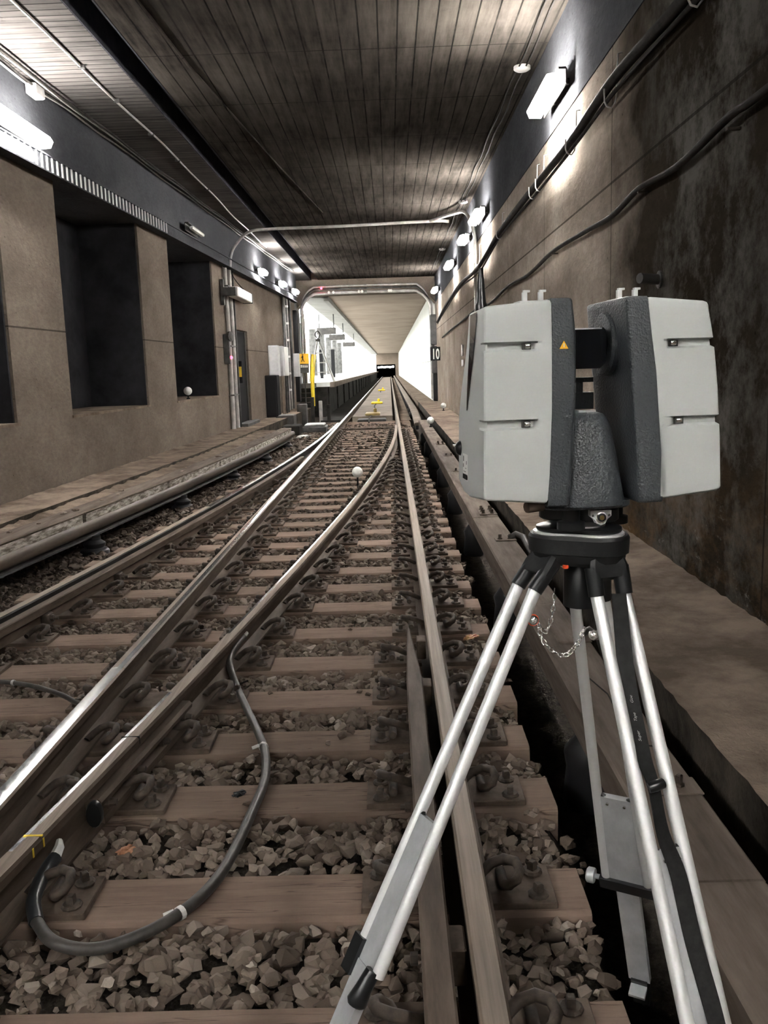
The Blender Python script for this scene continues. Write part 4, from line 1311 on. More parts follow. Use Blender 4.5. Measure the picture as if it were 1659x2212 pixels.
mb.add([(-2.885, 29.434, 1.855), (-2.835, 29.434, 1.855), (-2.845, 29.434, 1.765), (-2.805, 29.434, 1.66), (-2.825, 29.434, 1.655), (-2.862, 29.434, 1.745), (-2.895, 29.434, 1.66), (-2.915, 29.434, 1.665), (-2.877, 29.434, 1.77)], [(0, 1, 2, 3, 4, 5, 6, 7, 8)])
mb.add([(-2.885, 29.434, 1.85), (-2.92, 29.434, 1.79), (-2.905, 29.434, 1.78), (-2.865, 29.434, 1.835)], [(0, 1, 2, 3)])
mb.build('figure', M['black'], t)
for k in range(2):
    for i in range(4):
        MB().box(-2.94 + i * 0.062, -2.893 + i * 0.062, 29.433, 29.44, 1.535 - k * 0.05, 1.565 - k * 0.05).build('lettering', M['white_p'], t)

# equipment at the foot of the platform
o = MB().cbox(-2.72, -2.45, 25.6, 26.0, -0.2, 0.42, 0.02).build('equipment_box', M['steel_dk']); tag(o, 'upright dark grey box standing before the platform corner', 'box')
o = MB().cbox(-2.95, -2.5, 22.6, 23.3, -0.2, 0.26, 0.02).build('equipment_box', M['steel_dk']); tag(o, 'low dark grey box at the end of the left walkway', 'box')
o = MB().cbox(-2.62, -2.2, 21.0, 21.8, -0.22, 0.08, 0.02).build('equipment_box', M['plat_side']); tag(o, 'flat grey block beside the white rags', 'box')
t = thing('switch_machine', 'low grey point machine beside the curved outer rail before the platform', 'point machine', (-1.9, 22.6, -0.2))
MB().cbox(-2.25, -1.65, 22.2, 23.0, -0.2, -0.02, 0.03).build('case', M['pipe_dk'], t)
MB().cbox(-2.2, -1.7, 22.25, 22.95, -0.02, 0.03, 0.02).build('lid', M['box_grey'], t)
MB().box(-1.65, 0.1, 22.5, 22.56, -0.16, -0.12).build('drive_rod', M['iron'], t)
for k in range(3):
    o = MB().cbox(-2.5 + k * 0.25, -2.4 + k * 0.25, 27.6, 27.8, -0.25, 0.55 - 0.12 * k, 0.01).build('post', M['plat_side' if k != 1 else 'pipe'])
    tag(o, ['tallest short post by the platform foot', 'pale middle post by the platform foot', 'shortest post by the platform foot'][k], 'post')

# concrete slab between the rails in the station with yellow transponders
sl = struct(MB().box(-1.18, 0.04, 26.8, Y_END, -0.25, -0.05).build('floor_slab', M['slab']))
struct(MB().box(-2.2, -1.45, 27.5, Y_END, -0.26, -0.18).build('floor_gutter', M['plat_side']))
struct(MB().box(0.28, 0.6, 26.8, Y_END, -0.26, -0.2).build('floor_strip', M['ledge']))
o = MB().cbox(-1.0, -0.15, 26.0, 26.7, -0.26, -0.10, 0.02).build('track_box', M['steel_dk']); tag(o, 'dark flat box between the rails at the start of the concrete slab', 'box')
for y, lab in ((27.6, 'rusty yellow fitting at the front edge of the concrete slab'), (36.5, 'larger yellow transponder on the concrete slab between the rails'), (58.0, 'smaller yellow transponder farther down the concrete slab')):
    t = thing('transponder', lab, 'transponder', (-0.57, y, -0.05))
    m = 'yellow' if y > 30 else 'brass'
    MB().cbox(-0.80, -0.34, y - 0.5, y + 0.5, -0.05, 0.02, 0.02).build('base', M[m], t)
    MB().cbox(-0.55, -0.45, y + 0.2, y + 0.45, 0.02, 0.14, 0.02).build('cap', M[m], t)
    MB().tube([(-0.6, y - 0.5, -0.045), (-0.64, y - 2.2, -0.045), (-0.60, y - 4.0, -0.045)], 0.02, 6).build('cable', M['cable_dk'], t)

# ------------------------------------------------------------------ platform hall
for k in range(10):
    y = 32.5 + k * 11.7
    for x, nm in ((-3.9, 'front'), (-6.4, 'rear')):
        o = MB().cbox(x - 0.45, x + 0.45, y, y + 10.0, 4.02, 4.148, 0.02).build('platform_light', M['lamp_st'])
        tag(o, '%s white ceiling light panel from the stairs, %s row over the platform' % (ORD[k + 1], nm), 'lamp', 'platform ceiling lights')
for k in range(8):
    y = 37 + k * 8
    t = thing('platform_column', 'grey round column on the platform, %s from the stairs' % ORD[k + 1] if k else 'grey round column on the platform nearest the stairs', 'column', (-5.2, y, 0.95), 'platform columns')
    MB().lathe([(0.27, 0), (0.25, 0.1), (0.25, 3.2)], 16, (-5.2, y, 0.95)).build('shaft', M['pipe_dk'], t, 50)
    MB().lathe([(0.285, 0), (0.285, 0.09)], 16, (-5.2, y, 0.95)).build('collar', M['pipe'], t)
for k, (x, y, w, h, m) in enumerate(((-4.0, 36, 0.16, 2.0, 'pipe_dk'), (-4.4, 41, 0.2, 2.1, 'steel_dk'), (-3.6, 47, 0.08, 1.5, 'black'), (-3.3, 52, 0.1, 1.6, 'black'))):
    t = thing('platform_post', ['wide grey post near the A-frame', 'second grey post behind the A-frame', 'slim dark post farther along the platform', 'twin slim posts halfway along the platform'][k], 'post', (x, y, 0.95))
    MB().cbox(x - w, x + w, y, y + 0.2, 0.95, 0.95 + h, 0.01).build('panel', M[m], t)
    MB().cbox(x - w - 0.02, x + w + 0.02, y - 0.02, y + 0.22, 0.95 + h, 1.0 + h, 0.01).build('cap', M['pipe_dk'], t)
t = thing('stepladder', 'white A-frame stepladder standing at the front of the platform', 'ladder', (-2.5, 32.6, 0.95))
top = Vector((-2.62, 33.0, 2.45))
for p in ((-2.95, 32.3, 0.95), (-2.05, 32.3, 0.95), (-2.95, 33.7, 0.95), (-2.1, 33.7, 0.95)):
    MB().tube([p, (top.x + (p[0] - top.x) * 0.05, top.y, top.z)], 0.03, 8).build('leg', M['pipe'] if p[1] < 33 else M['white_p'], t, 60)
for z in (1.3, 1.65, 2.0):
    k = (2.45 - z) / 1.5
    MB().tube([(top.x - 0.33 * k, 33.0 - 0.7 * k, z), (top.x + 0.55 * k, 33.0 - 0.7 * k, z)], 0.02, 6).build('rung', M['pipe'], t)
MB().cbox(-2.70, -2.54, 32.9, 33.1, 2.42, 2.52, 0.01).build('cap', M['steel_dk'], t)
MB().tube(smooth_pts([(-2.62, 33, 2.52), (-2.72, 33, 2.68), (-2.62, 33, 2.80), (-2.54, 33, 2.68), (-2.60, 33, 2.52)]), 0.025, 6).build('loop', M['pipe_dk'], t)
for k, (y, lab) in enumerate(((40, 'hanging grey sign box nearest over the platform edge'), (48, 'second hanging sign box over the platform edge'), (62, 'far hanging sign box over the platform edge'))):
    t = thing('hanging_sign', lab, 'sign', (-2.7, y, 3.3))
    MB().cbox(-3.2, -2.35, y, y + 0.18, 2.95, 3.25, 0.01).build('box', M['steel_dk'], t)
    for x in (-3.1, -2.45):
        MB().tube([(x, y + 0.09, 3.25), (x, y + 0.09, 3.85)], 0.03, 6).build('rod', M['pipe_dk'], t)
for k in range(2):
    o = MB().cbox(-9.0, -8.95, 50 + 22 * k, 58 + 22 * k, 1.6, 2.9, 0.01).build('wall_poster', M['pipe_dk'])
    tag(o, ['nearer grey panel on the platform back wall', 'farther grey panel on the platform back wall'][k], 'panel')

# ------------------------------------------------------------------ tripod
TC = Vector((0.312, 1.448, 0))
tri = thing('survey_tripod', 'silver aluminium survey tripod with black head carrying the scanner', 'tripod', (0.31, 1.45, -0.2))


def head_ring(r, amp, z, n=36, th0=1.12):
    return [(TC.x + (r + amp * math.cos(3 * (2 * math.pi * k / n - th0))) * math.cos(2 * math.pi * k / n), TC.y + (r + amp * math.cos(3 * (2 * math.pi * k / n - th0))) * math.sin(2 * math.pi * k / n), z) for k in range(n)]


MB().loft([head_ring(0.066, 0.006, 1.034), head_ring(0.072, 0.008, 1.040), head_ring(0.074, 0.009, 1.052), head_ring(0.078, 0.010, 1.054), head_ring(0.079, 0.010, 1.078), head_ring(0.076, 0.010, 1.083)]).build('head', M['blk_worn'], tri, 30)
MB().loft([head_ring(0.0685, 0.013, 1.083), head_ring(0.0685, 0.013, 1.0865)]).build('top_plate', M['alu'], tri, 30)
MB().lathe([(0.004, 0), (0.005, 0.001), (0.005, 0.006)], 10, (TC.x - 0.036, TC.y - 0.05, 1.0305)).build('release_button', M['orange'], tri)
MB().lathe([(0.03, 0), (0.03, 0.06), (0.02, 0.08)], 14, (TC.x, TC.y, 0.955)).build('fixing_screw', M['blk_pl'], tri, 40)


def leg(top, foot, tang, z_pl, z_cl, half=0.024, half2=0.03, r=0.0105, knob=True, ext=0.022):
    top, foot, tang = Vector(top), Vector(foot), Vector(tang).normalized()
    d = (foot - top).normalized()
    nrm = tang.cross(d).normalized()
    if nrm.dot(EYE - top) < 0:
        nrm = -nrm
    at = lambda z: top + d * ((z - top.z) / d.z)
    end = at(z_cl)
    hz = lambda z: half + (half2 - half) * (top.z - z) / (top.z - z_cl)
    root = MB().tube([top - tang * half, end - tang * half2], r, 18).build('leg', M['alu'], tri, 60)
    MB().tube([top + tang * half, end + tang * half2], r, 18).build('tube', M['alu'], root, 60)
    # black socket between head and tubes
    hin = Vector((TC.x, TC.y, 1.045)) + Vector((top.x - TC.x, top.y - TC.y, 0)).normalized() * 0.062
    rg = []
    for c, w, h in ((hin, 0.030, 0.013), (hin * 0.75 + top * 0.25, 0.034, 0.0145), (hin * 0.45 + top * 0.55, 0.034, 0.012)):
        rg.append([c + tang * w * a + nrm * h * b for a, b in ((-1, -0.6), (-0.8, -1), (0.8, -1), (1, -0.6), (1, 0.6), (0.8, 1), (-0.8, 1), (-1, 0.6))])
    sk = MB().loft(rg).build('socket', M['blk_worn'], root, 30)
    for sg in (-1, 1):
        MB().tube([hin * 0.8 + top * 0.2 + tang * half * sg, top + tang * half * sg], [0.0135, 0.0132], 14).build('sleeve', M['blk_pl'], sk, 60)
    # flat inner leg between the tubes
    a, b = at(z_pl), at(z_cl)
    h1, h2 = hz(z_pl) - r * 0.4, half2 - r * 0.4
    MB().loft([[c + tang * (w * i) + nrm * j for i, j in ((-1, -0.006), (1, -0.006), (1, 0.006), (-1, 0.006))] for c, w in ((a, h1), (b, h2))]).build('inner_plate', M['alu_w'], root)
    cap = MB().tube([a - tang * h1 - d * 0.004, a - tang * h1 * 0.6 + d * 0.006, a + d * 0.009, a + tang * h1 * 0.6 + d * 0.006, a + tang * h1 - d * 0.004], 0.0055, 8).build('plate_cap', M['blk_pl'], root, 60)
    # clamp
    e = at(z_cl)
    if knob:
        MB().obox(e, tang * (half2 + 0.013), d * 0.015, nrm * 0.0145).build('clamp', M['blk_pl'], root)
        MB().lathe([(0.006, 0), (0.006, 0.014), (0.016, 0.015), (0.0175, 0.018), (0.0175, 0.030), (0.014, 0.033)], 16, e - tang * (half2 + 0.012), -tang).build('clamp_knob', M['alu_w'], root, 40)
        for q in (-0.5, 0.5):
            MB().lathe([(0.003, 0), (0.003, 0.004)], 8, a + d * 0.016 + tang * h1 * q + nrm * 0.006, nrm).build('rivet', M['chrome'], root)
    else:
        MB().obox(e - tang * (half2 + 0.001), tang * 0.013, d * 0.03, nrm * 0.014).build('clamp', M['blk_pl'], root)
    # extension and foot
    g = foot - d * 0.10
    MB().obox((e + g) / 2, tang * ext, d * ((g - e).length / 2), nrm * 0.008).build('extension', M['alu_w'], root)
    fo = MB().obox(foot - d * 0.06, tang * 0.019, d * 0.045, nrm * 0.014).build('shoe', M['blk_worn'], root)
    MB().tube([foot - d * 0.02, foot + d * 0.01], [0.009, 0.003], 8).build('spike', M['steel_dk'], fo)
    MB().obox(foot - d * 0.09 + nrm * 0.022, tang * 0.019, d * 0.004, nrm * 0.022).build('step_plate', M['alu_w'], fo)
    return at, tang, d, nrm, root


legL = leg((0.215, 1.42, 0.994), (-0.368, 1.093, -0.20), (0.489, -0.873, 0), 0.64, 0.425, half=0.022, half2=0.032, knob=False)
legB = leg((0.344, 1.53, 0.946), (0.578, 1.949, -0.20), (0.88, -0.47, 0), 0.47, 0.215, half=0.027, half2=0.046, ext=0.025)
legF = leg((0.345, 1.380, 0.989), (0.506, 0.83, -0.20), (0.965, 0.26, 0), 0.64, 0.30, half=0.0245, half2=0.029)

# rounded black foot grip under the left clamp
at, tg, d, nr, root = legL
MB().tube([at(0.43) + tg * 0.026 + nr * 0.008, at(0.405) + tg * 0.026 + nr * 0.012, at(0.385) + tg * 0.026 + nr * 0.014, at(0.381) + tg * 0.026 + nr * 0.014], [0.012, 0.0135, 0.017, 0.014], 14).build('grip', M['blk_pl'], root, 60)

# carrying strap down the front leg
at, tg, d, nr, root = legF
sp = [(0.352, 1.374, 0.99), (0.353, 1.3318, 0.885), (0.3582, 1.3018, 0.820), (0.3674, 1.2726, 0.757), (0.3772, 1.2555, 0.720), (0.384, 1.2275, 0.659), (0.4002, 1.2029, 0.606), (0.4116, 1.1659, 0.526), (0.4297, 1.1252, 0.438), (0.445, 1.07, 0.33)]
pts = smooth_pts(sp, 5)
rings = []
for i, p in enumerate(pts):
    t_ = (pts[min(i + 1, len(pts) - 1)] - pts[max(i - 1, 0)]).normalized()
    a = t_.cross(nr).normalized()
    if a.x < 0:
        a = -a
    tw = 0.35 * math.sin(i * 0.22)
    a = (a * math.cos(tw) + nr * math.sin(tw)).normalized()
    b = a.cross(t_).normalized()
    c = p + nr * 0.010
    rings.append([c - a * 0.0125 - b * 0.001, c + a * 0.0125 - b * 0.001, c + a * 0.0125 + b * 0.001, c - a * 0.0125 + b * 0.001])
st = MB().loft(rings).build('strap', M['strap'], tri, 30)
MB().tube([Vector((0.3772, 1.2555, 0.720)) + nr * 0.016 - tg * 0.012, Vector((0.3772, 1.2555, 0.722)) + nr * 0.018, Vector((0.3772, 1.2555, 0.724)) + nr * 0.016 + tg * 0.012], [0.008, 0.009, 0.008], 10).build('buckle', M['blk_pl'], st, 50)
for txt, z, n0 in (('Tape', 0.810, 0), ('Super', 0.783, 1), ('Goe', 0.830, 2)):
    # faint handwriting along the strap
    i = min(range(len(pts)), key=lambda k: abs(pts[k].z - z))
    t_ = (pts[i - 1] - pts[i + 1]).normalized()
    a = t_.cross(nr).normalized()
    ex, ey = t_, (nr.cross(t_)).normalized()
    p = pts[i] + nr * 0.0135 - ey * 0.001
    text_mesh('handwriting', txt, 0.0068, M['grey_lt'], st, Matrix(((ex.x, ey.x, nr.x, p.x), (ex.y, ey.y, nr.y, p.y), (ex.z, ey.z, nr.z, p.z), (0, 0, 0, 1))), shear=0.45)

# safety chain
def chain(pts, n):
    P = smooth_pts(pts, 12)
    L = [0]
    for a, b in zip(P, P[1:]):
        L.append(L[-1] + (b - a).length)
    def pos(s):
        for i in range(len(L) - 1):
            if L[i + 1] >= s:
                k = (s - L[i]) / max(1e-9, L[i + 1] - L[i])
                return P[i].lerp(P[i + 1], k), (P[i + 1] - P[i]).normalized()
        return P[-1], (P[-1] - P[-2]).normalized()
    step = L[-1] / n
    for k in range(n):
        p, t_ = pos((k + 0.5) * step)
        side = t_.cross(Vector((0, 1, 0.2))).normalized() if k % 2 else t_.cross(Vector((1, 0.3, 0.4))).normalized()
        hl, hw = step * 0.62, 0.0034
        loop = [p + t_ * (hl * math.cos(2 * math.pi * j / 10)) + side * (hw * math.sin(2 * math.pi * j / 10)) for j in range(11)]
        MB().tube(loop, 0.0011, 6, caps=False).build('chain_link', M['chrome'], tri, 60)


chain([(0.232, 1.408, 0.938), (0.244, 1.41, 0.922), (0.256, 1.425, 0.932), (0.266, 1.45, 0.955), (0.274, 1.48, 0.975)], 9)
chain([(0.230, 1.398, 0.936), (0.241, 1.38, 0.908), (0.268, 1.37, 0.893), (0.290, 1.37, 0.912), (0.302, 1.372, 0.938)], 15)
for c, ax in (((0.222, 1.392, 0.947), (0.2, -0.97, 0.1)), ((0.312, 1.356, 0.930), (-0.1, -0.98, 0.15))):
    ax = Vector(ax).normalized()
    s = ax.cross(Vector((0, 0, 1))).normalized()
    br = MB().obox(Vector(c) + s * (0.012 if c[0] < 0.25 else -0.012) - ax * 0.002, s * 0.011, Vector((0, 0, 0.008)), ax * 0.0012).build('chain_bracket', M['chrome'], tri)
    MB().lathe([(0.0085, 0), (0.008, 0.003), (0.005, 0.006), (0.001, 0.007)], 12, c, ax).build('rivet', M['chrome'], br, 60)
    if c[0] < 0.25:
        MB().lathe([(0.0098, -0.001), (0.0098, 0.0005)], 12, c, ax).build('washer', M['orange'], br)

# ------------------------------------------------------------------ laser scanner on its tribrach
PSI = math.radians(6)
SU, SV = Vector((math.cos(PSI), math.sin(PSI), 0)), Vector((-math.sin(PSI), math.cos(PSI), 0))
S0 = Vector((0.141, 1.33, 0))


def SP(u, v, w):
    p = S0 + SU * u + SV * v
    return (p.x, p.y, w)


tb = thing('tribrach', 'black three-screw tribrach clamped between the tripod head and the scanner', 'tribrach', (TC.x, TC.y, 1.0865))
MB().loft([head_ring(0.064, 0.010, 1.087), head_ring(0.066, 0.010, 1.090), head_ring(0.066, 0.010, 1.094), head_ring(0.060, 0.010, 1.096)]).build('base_plate', M['blk_pl'], tb, 30)
MB().loft([head_ring(0.055, 0.012, 1.106), head_ring(0.058, 0.013, 1.109), head_ring(0.058, 0.013, 1.126), head_ring(0.052, 0.010, 1.130)]).build('top_body', M['blk_pl'], tb, 30)
for k in range(3):
    th = math.radians(240) + 2 * math.pi * k / 3
    c = (TC.x + 0.054 * math.cos(th), TC.y + 0.054 * math.sin(th), 1.093)
    MB().lathe([(0.012, 0), (0.0225, 0.002), (0.0225, 0.014), (0.0145, 0.016), (0.0145, 0.036)], 20, c).build('levelling_screw', M['blk_pl'], tb, 40)
MB().lathe([(0.034, 0), (0.034, 0.003)], 24, (TC.x - 0.0, TC.y - 0.02, 1.0955)).build('spring_plate', M['alu'], tb, 40)
pc = Vector((TC.x + 0.008, TC.y, 1.117)) - SV * 0.072
mb = MB()
out = [(-0.017, 0.011), (0.017, 0.011), (0.017, 0.002), (0.010, -0.004), (0.007, -0.010), (0.0, -0.0125), (-0.007, -0.010), (-0.010, -0.004), (-0.017, 0.002)]
mb.loft([[pc + SU * a + Vector((0, 0, b)) + SV * dv for a, b in out] for dv in (0.0, 0.012)])
pl = mb.build('port_plate', M['alu'], tb)
MB().lathe([(0.0095, 0), (0.0095, 0.003), (0.0075, 0.004)], 18, pc, -SV).build('port_ring', M['chrome'], pl, 40)
MB().lathe([(0.0070, 0.0035), (0.0068, 0.0045)], 16, pc, -SV).build('port_socket', M['blk_pl'], pl)
MB().lathe([(0.0040, 0.004), (0.0038, 0.0055)], 12, pc, -SV).build('port_pin', M['brass'], pl)
for e in (-1, 1):
    MB().lathe([(0.0022, 0), (0.0018, 0.001)], 10, pc + SU * 0.0132 * e + Vector((0, 0, 0.003)), -SV).build('screw', M['steel_dk'], pl)

scn = thing('laser_scanner', 'light grey and charcoal terrestrial laser scanner mounted on the tripod', 'scanner', SP(0.178, 0.1, 1.131))


def lut(tab, w):
    tab = sorted(tab)
    if w <= tab[0][0]:
        return tab[0][1]
    for (a, x), (b, y_) in zip(tab, tab[1:]):
        if w <= b:
            k = (w - a) / (b - a)
            return x + (y_ - x) * k
    return tab[-1][1]


def sst(x):
    x = max(0.0, min(1.0, x))
    return x * x * (3 - 2 * x)


LB = [(1.1457, 0.097), (1.1886, 0.1005), (1.25, 0.103), (1.3012, 0.1043), (1.3975, 0.1043), (1.4548, 0.103)]
LI = [(1.1477, 0.132), (1.2227, 0.137), (1.28, 0.1402), (1.32, 0.1417), (1.3964, 0.1413), (1.4169, 0.1398), (1.4541, 0.1354)]
RI = [(1.14, 0.2414), (1.2042, 0.2389), (1.2756, 0.2334), (1.3319, 0.2281), (1.3735, 0.2232), (1.4216, 0.2197), (1.4542, 0.2171)]
RB = [(1.1445, 0.2801), (1.2026, 0.2774), (1.2742, 0.2715), (1.3446, 0.2658), (1.40, 0.2575), (1.4534, 0.2507)]
RO = [(1.1534, 0.3753), (1.2348, 0.372), (1.3204, 0.3656), (1.3835, 0.3577), (1.4457, 0.3471)]
LO = [(1.15, -0.0036), (1.30, -0.0016), (1.45, 0.0004)]
DEP = 0.2


def cover(name, ub, uo, sgn, slots):
    """light shell of one tower: sgn -1 for the tower whose outer side is at small u"""
    rows = [(1.1465, 0.004), (1.149, 0.0012), (1.153, 0.0)]
    ws = frange(1.165, 1.44, 11) + [1.4485, 1.4525, 1.4545]
    marks = []
    for (st_, sb, end) in slots:
        marks += [(st_ + 0.0012, None), (st_ - 0.0016, end), (sb + 0.0025, end), (sb - 0.0010, None)]
    allw = sorted([(w, None) for w in ws if not any(sb - 0.003 < w < st_ + 0.003 for st_, sb, _ in slots)] + marks)
    seq = [(w, e, i) for (w, i), e in [((a, b), None) for a, b in rows]] + [(w, e, 0.0) for w, e in allw]
    seq = [(w, e, (0.0015 if w == 1.4525 else 0.005 if w == 1.4545 else i)) for w, e, i in seq]
    rings = []
    for w, end, ins in seq:
        b, o = lut(ub, w), lut(uo, w)
        r = 0.006
        e0 = end if end is not None else (slots[0][2])
        fr = [b + sgn * 0.0006, b + sgn * 0.006, e0 - sgn * 0.010, e0 - sgn * 0.004, e0, e0 + sgn * 0.012, (e0 + o) / 2, o - sgn * (r + 0.004), o - sgn * r]
        pts = []
        for q, u in enumerate(fr):
            v = 0.0
            if q == 0:
                v = 0.0015
            if end is not None and q >= 4:
                v = 0.0085
            elif end is not None and q == 3:
                v = 0.003
            pts.append([u, v])
        dv = 0.006 if end is not None else 0.0
        for a in (30, 60, 90):
            a = math.radians(a)
            pts.append([o - sgn * r + sgn * r * math.sin(a) - sgn * dv * 0.6, r - r * math.cos(a) + dv])
        ob = o + (0.000 if sgn > 0 else -0.004 + 0.018 * sst((w - 1.25) / 0.2))
        for k, v in enumerate((0.03, 0.07, 0.11, 0.15, 0.18)):
            pts.append([o + (ob - o) * v / DEP, v])
        for a in (0, 30, 60, 90):
            a = math.radians(a)
            rb = 0.014
            pts.append([ob - sgn * rb + sgn * rb * math.cos(a), DEP - rb + rb * math.sin(a)])
        pts.append([(ob + b) / 2, DEP])
        pts.append([b + sgn * 0.0006, DEP])
        cu, cv = (b + o) / 2, DEP / 2
        ring = []
        for u, v in pts:
            if ins:
                u += max(-ins, min(ins, cu - u)) if abs(cu - u) > ins else 0
                v += ins if v < 0.02 else (-ins if v > DEP - 0.02 else 0)
            k = abs(u - b) / max(0.02, abs(o - b))
            z = w - 0.0085 * k * sst((w - 1.40) / 0.05) + 0.0095 * k * (1 - sst((w - 1.146) / 0.04)) * (1 - sst(v / 0.12))
            z += 0.026 * (max(0.0, (v - 0.13) / 0.07) ** 2) * (1 - sst((w - 1.146) / 0.06)) * k
            ring.append(SP(u, v, z))
        rings.append(ring)
    return MB().loft(rings).build(name, M['shell'], scn, 28)


cl = cover('side_cover', LB, LO, -1, [(1.3923, 1.3795, 0.078), (1.2765, 1.2632, 0.077)])
cr = cover('side_cover', RB, RO, 1, [(1.3904, 1.3779, 0.286), (1.2730, 1.2600, 0.298)])
for par, u, w in ((cl, 0.0655, 1.3862), (cl, 0.064, 1.2698), (cr, 0.2935, 1.3845), (cr, 0.3050, 1.2668)):
    sg = -1 if u < 0.2 else 1
    MB().obox(SP(u, 0.006, w), SU * 0.0062, SV * 0.004, Vector((0, 0, 0.0048))).build('latch_recess', M['steel_dk'], par)
    MB().lathe([(0.0036, -0.004), (0.0042, 0), (0.0036, 0.004)], 12, SP(u - sg * 0.001, 0.0035, w + 0.0005), SU).build('latch_pin', M['chrome'], par, 40)


def frame(name, ui, ub, sgn):
    rings = []
    for w, ins in [(1.141, 0.004), (1.1435, 0.0012), (1.148, 0)] + [(w, 0) for w in frange(1.16, 1.445, 12)] + [(1.4515, 0.0), (1.4545, 0.0015), (1.456, 0.005)]:
        i, b = lut(ui, w), lut(ub, w)
        r = 0.007
        s = 1 if i > b else -1
        i -= s * ins * 0.6
        pts = [(b, 0.001 + ins)]
        for a in (0, 22, 45, 68, 90):
            a = math.radians(a)
            pts.append((i - s * r + s * r * math.sin(a), r - r * math.cos(a) + ins - 0.0005))
        pts += [(i, 0.05), (i, 0.10), (i, 0.15)]
        rb = 0.02
        for a in (0, 30, 60, 90):
            a = math.radians(a)
            pts.append((i - s * rb + s * rb * math.cos(a), DEP - rb + rb * math.sin(a) - ins))
        pts.append((b, DEP - ins))
        rings.append([SP(u, v, w) for u, v in pts])
    return MB().loft(rings).build(name, M['cast'], scn, 30)


fl = frame('tower', LI, LB, -1)
fr_ = frame('tower', RI, RB, 1)
# rounded bearing cover and mirror head between the towers
MB().lathe([(0.052, 0.0), (0.052, 0.008), (0.048, 0.012), (0.028, 0.012), (0.026, 0.006)], 36, SP(0.2265, 0.10, 1.388), -SU).build('bearing_cover', M['cast'], fr_, 40)
MB().lathe([(0.027, 0.004), (0.027, 0.014), (0.022, 0.016)], 28, SP(0.2245, 0.10, 1.388), -SU).build('bearing_core', M['glass_b'], fr_, 40)
mh = MB().loft([[SP(u, v, w) for u, w in ((0.128, 1.350), (0.200, 1.350), (0.209, 1.358), (0.211, 1.40), (0.208, 1.411), (0.128, 1.411))] for v in (0.065, 0.135)]).build('mirror_head', M['glass_b'], scn, 40)
MB().obox(SP(0.185, 0.085, 1.4125), SU * 0.022, SV * 0.008, Vector((0, 0, 0.0012))).build('trim_strip', M['alu'], mh)
# foot of the instrument between the towers
rings = []
for w, a, b in ((1.133, 0.060, 0.090), (1.137, 0.064, 0.094), (1.146, 0.0635, 0.094), (1.18, 0.058, 0.086), (1.22, 0.052, 0.078), (1.255, 0.045, 0.070), (1.270, 0.041, 0.064), (1.278, 0.034, 0.056), (1.281, 0.026, 0.046)):
    ring = []
    for k in range(40):
        th = 2 * math.pi * k / 40
        c, s = math.cos(th), math.sin(th)
        ring.append(SP(0.175 + a * math.copysign(abs(c) ** 0.55, c), 0.102 + b * math.copysign(abs(s) ** 0.7, s), w))
    rings.append(ring)
ft = MB().loft(rings).build('centre_base', M['cast'], scn, 40)
MB().obox(SP(0.182, 0.075, 1.2825), SU * 0.014, SV * 0.004, Vector((0, 0, 0.0018))).build('level_vial', M['alu'], ft)
MB().obox(SP(0.175, 0.165, 1.296), SU * 0.045, SV * 0.012, Vector((0, 0, 0.014))).build('rear_block', M['cast'], ft)
MB().obox(SP(0.175, 0.165, 1.331), SU * 0.045, SV * 0.010, Vector((0, 0, 0.004))).build('rear_bar', M['cast'], ft)
MB().obox(SP(0.196, 0.165, 1.319), SU * 0.006, SV * 0.010, Vector((0, 0, 0.010))).build('rear_post', M['cast'], ft)
# bottom plate
rings = []
for w, k in ((1.131, 0.97), (1.134, 1.0), (1.142, 1.0)):
    rings.append([SP(0.172 + 0.078 * k * math.copysign(abs(math.cos(t_)) ** 0.5, math.cos(t_)), 0.102 + 0.085 * k * math.copysign(abs(math.sin(t_)) ** 0.6, math.sin(t_)), w) for t_ in [2 * math.pi * j / 36 for j in range(36)]])
MB().loft(rings).build('bottom_plate', M['cast'], scn, 40)
MB().tube([SP(0.068, 0.02, 1.139), SP(0.095, 0.03, 1.141)], [0.0085, 0.010], 10).build('cable_plug', M['plate'], scn, 60)
# handle hooks on the tower tops
for u, v0 in ((0.098, 0.09), (0.252, 0.09)):
    pl = MB().obox(SP(u, v0, 1.4565), SU * 0.026, SV * 0.02, Vector((0, 0, 0.0012))).build('handle_seat', M['alu'], scn)
    for du in (-0.013, 0.013):
        MB().loft([[SP(u + du + a, v0 + b, w) for a, b in ((-0.0036, -0.004), (0.0036, -0.004), (0.0036, 0.004), (-0.0036, 0.004))] for w in (1.457, 1.472)]).build('hook_post', M['alu'], pl)
        MB().obox(SP(u + du + 0.003, v0, 1.4735), SU * 0.005, SV * 0.004, Vector((0, 0, 0.0016))).build('hook_tip', M['alu'], pl)
# warning triangle, side wedge, label, rubber plug, antenna
p3 = [(-0.0068, -0.0055), (0.0068, -0.0055), (0.0, 0.0065)]
wt = MB().loft([[SP(0.1215 + a, v, 1.3865 + b) for a, b in p3] for v in (-0.0006, 0.0008)]).build('laser_triangle', M['yellow_s'], fl)
MB().loft([[SP(0.1215 + a, v, 1.3865 + b) for a, b in ((-0.0008, -0.003), (0.0008, -0.003), (0.0008, 0.0025), (-0.0008, 0.0025))] for v in (-0.0009, -0.0005)]).build('triangle_mark', M['white'], wt)


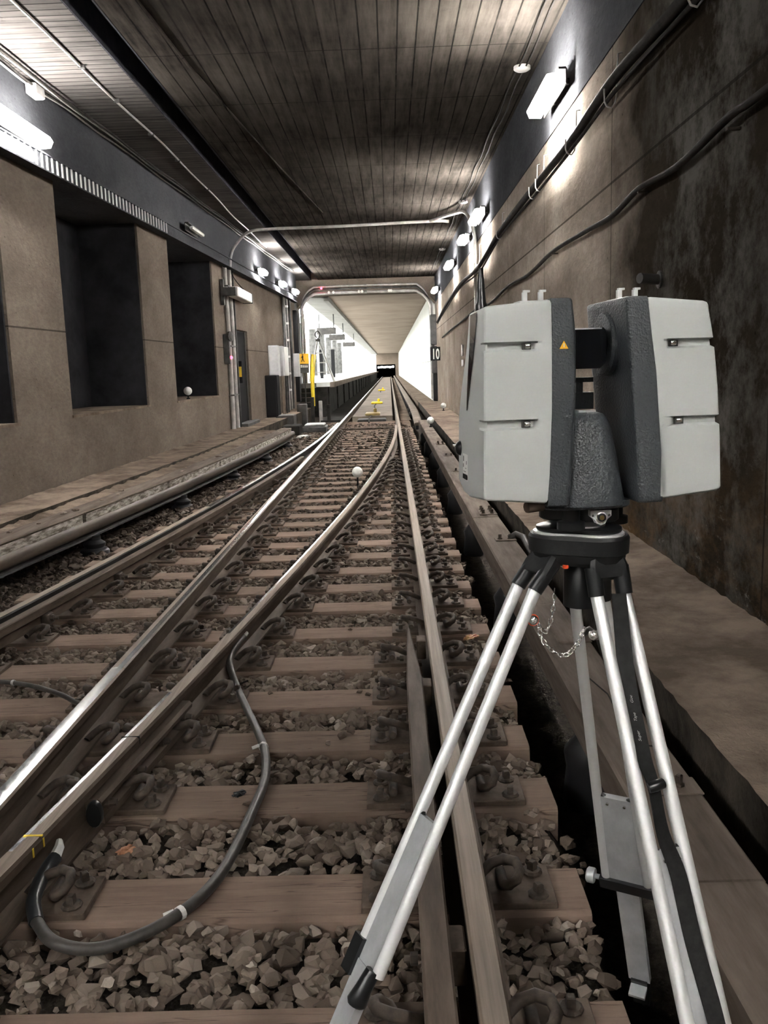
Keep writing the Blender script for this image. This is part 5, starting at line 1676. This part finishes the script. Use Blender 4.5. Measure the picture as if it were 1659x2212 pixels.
def side(v, w, out=0.0008):
    o = lut(LO, w)
    ob = o - 0.004 + 0.018 * sst((w - 1.25) / 0.2)
    return SP(o + (ob - o) * v / DEP - out, v, w)


mb = MB()
rows = frange(1.288, 1.4425, 10)
vs, fs = [], []
for k, w in enumerate(rows):
    q = (w - 1.288) / (1.4425 - 1.288)
    for a in (0.118 - 0.043 * q, 0.124 + 0.030 * q):
        vs.append(side(a, w, 0.0010))
fs = [(2 * k, 2 * k + 1, 2 * k + 3, 2 * k + 2) for k in range(10)]
mb.add(vs, fs)
mb.add([side(a, w, -0.004) for w in rows for a in (0.118 - 0.043 * (w - 1.288) / 0.1545, 0.124 + 0.030 * (w - 1.288) / 0.1545)], fs)
mb.build('dark_wedge', M['glass_b'], cl)
lb = MB().add([side(a, b) for a, b in ((0.112, 1.172), (0.150, 1.172), (0.150, 1.216), (0.112, 1.216))], [(0, 1, 2, 3)]).build('label_sticker', M['white'], cl)
MB().add([side(a, b, 0.0012) for a, b in ((0.114, 1.174), (0.149, 1.174), (0.149, 1.182), (0.114, 1.182))], [(0, 1, 2, 3)]).build('label_bar', M['black'], lb)
for a, b, h, w_ in ((0.140, 1.203, 0.009, 0.006), (0.142, 1.193, 0.006, 0.005), (0.119, 1.199, 0.006, 0.004), (0.121, 1.192, 0.001, 0.010), (0.124, 1.186, 0.001, 0.02)):
    MB().add([side(a + i, b + j, 0.0012) for i, j in ((0, 0), (w_, 0), (w_, h), (0, h))], [(0, 1, 2, 3)]).build('label_print', M['steel_dk'], lb)
mb = MB().lathe([(0.012, -0.002), (0.013, 0.001), (0.010, 0.006), (0.004, 0.009)], 14, side(0.175, 1.222, 0.0), -SU)
kp = mb.build('rubber_plug', M['blk_pl'], cl, 40)
MB().obox(Vector(side(0.180, 1.226, 0.008)), SU * 0.003, SV * 0.006, Vector((0, 0, 0.0015))).build('plug_tab', M['chrome'], kp)
an = MB().lathe([(0.0105, 0.0), (0.0105, 0.035), (0.008, 0.04), (0.0055, 0.078), (0.0045, 0.082), (0.0042, 0.096)], 12, SP(0.036, 0.188, 1.425), (0, 0, 1)).build('antenna', M['blk_pl'], scn, 40)
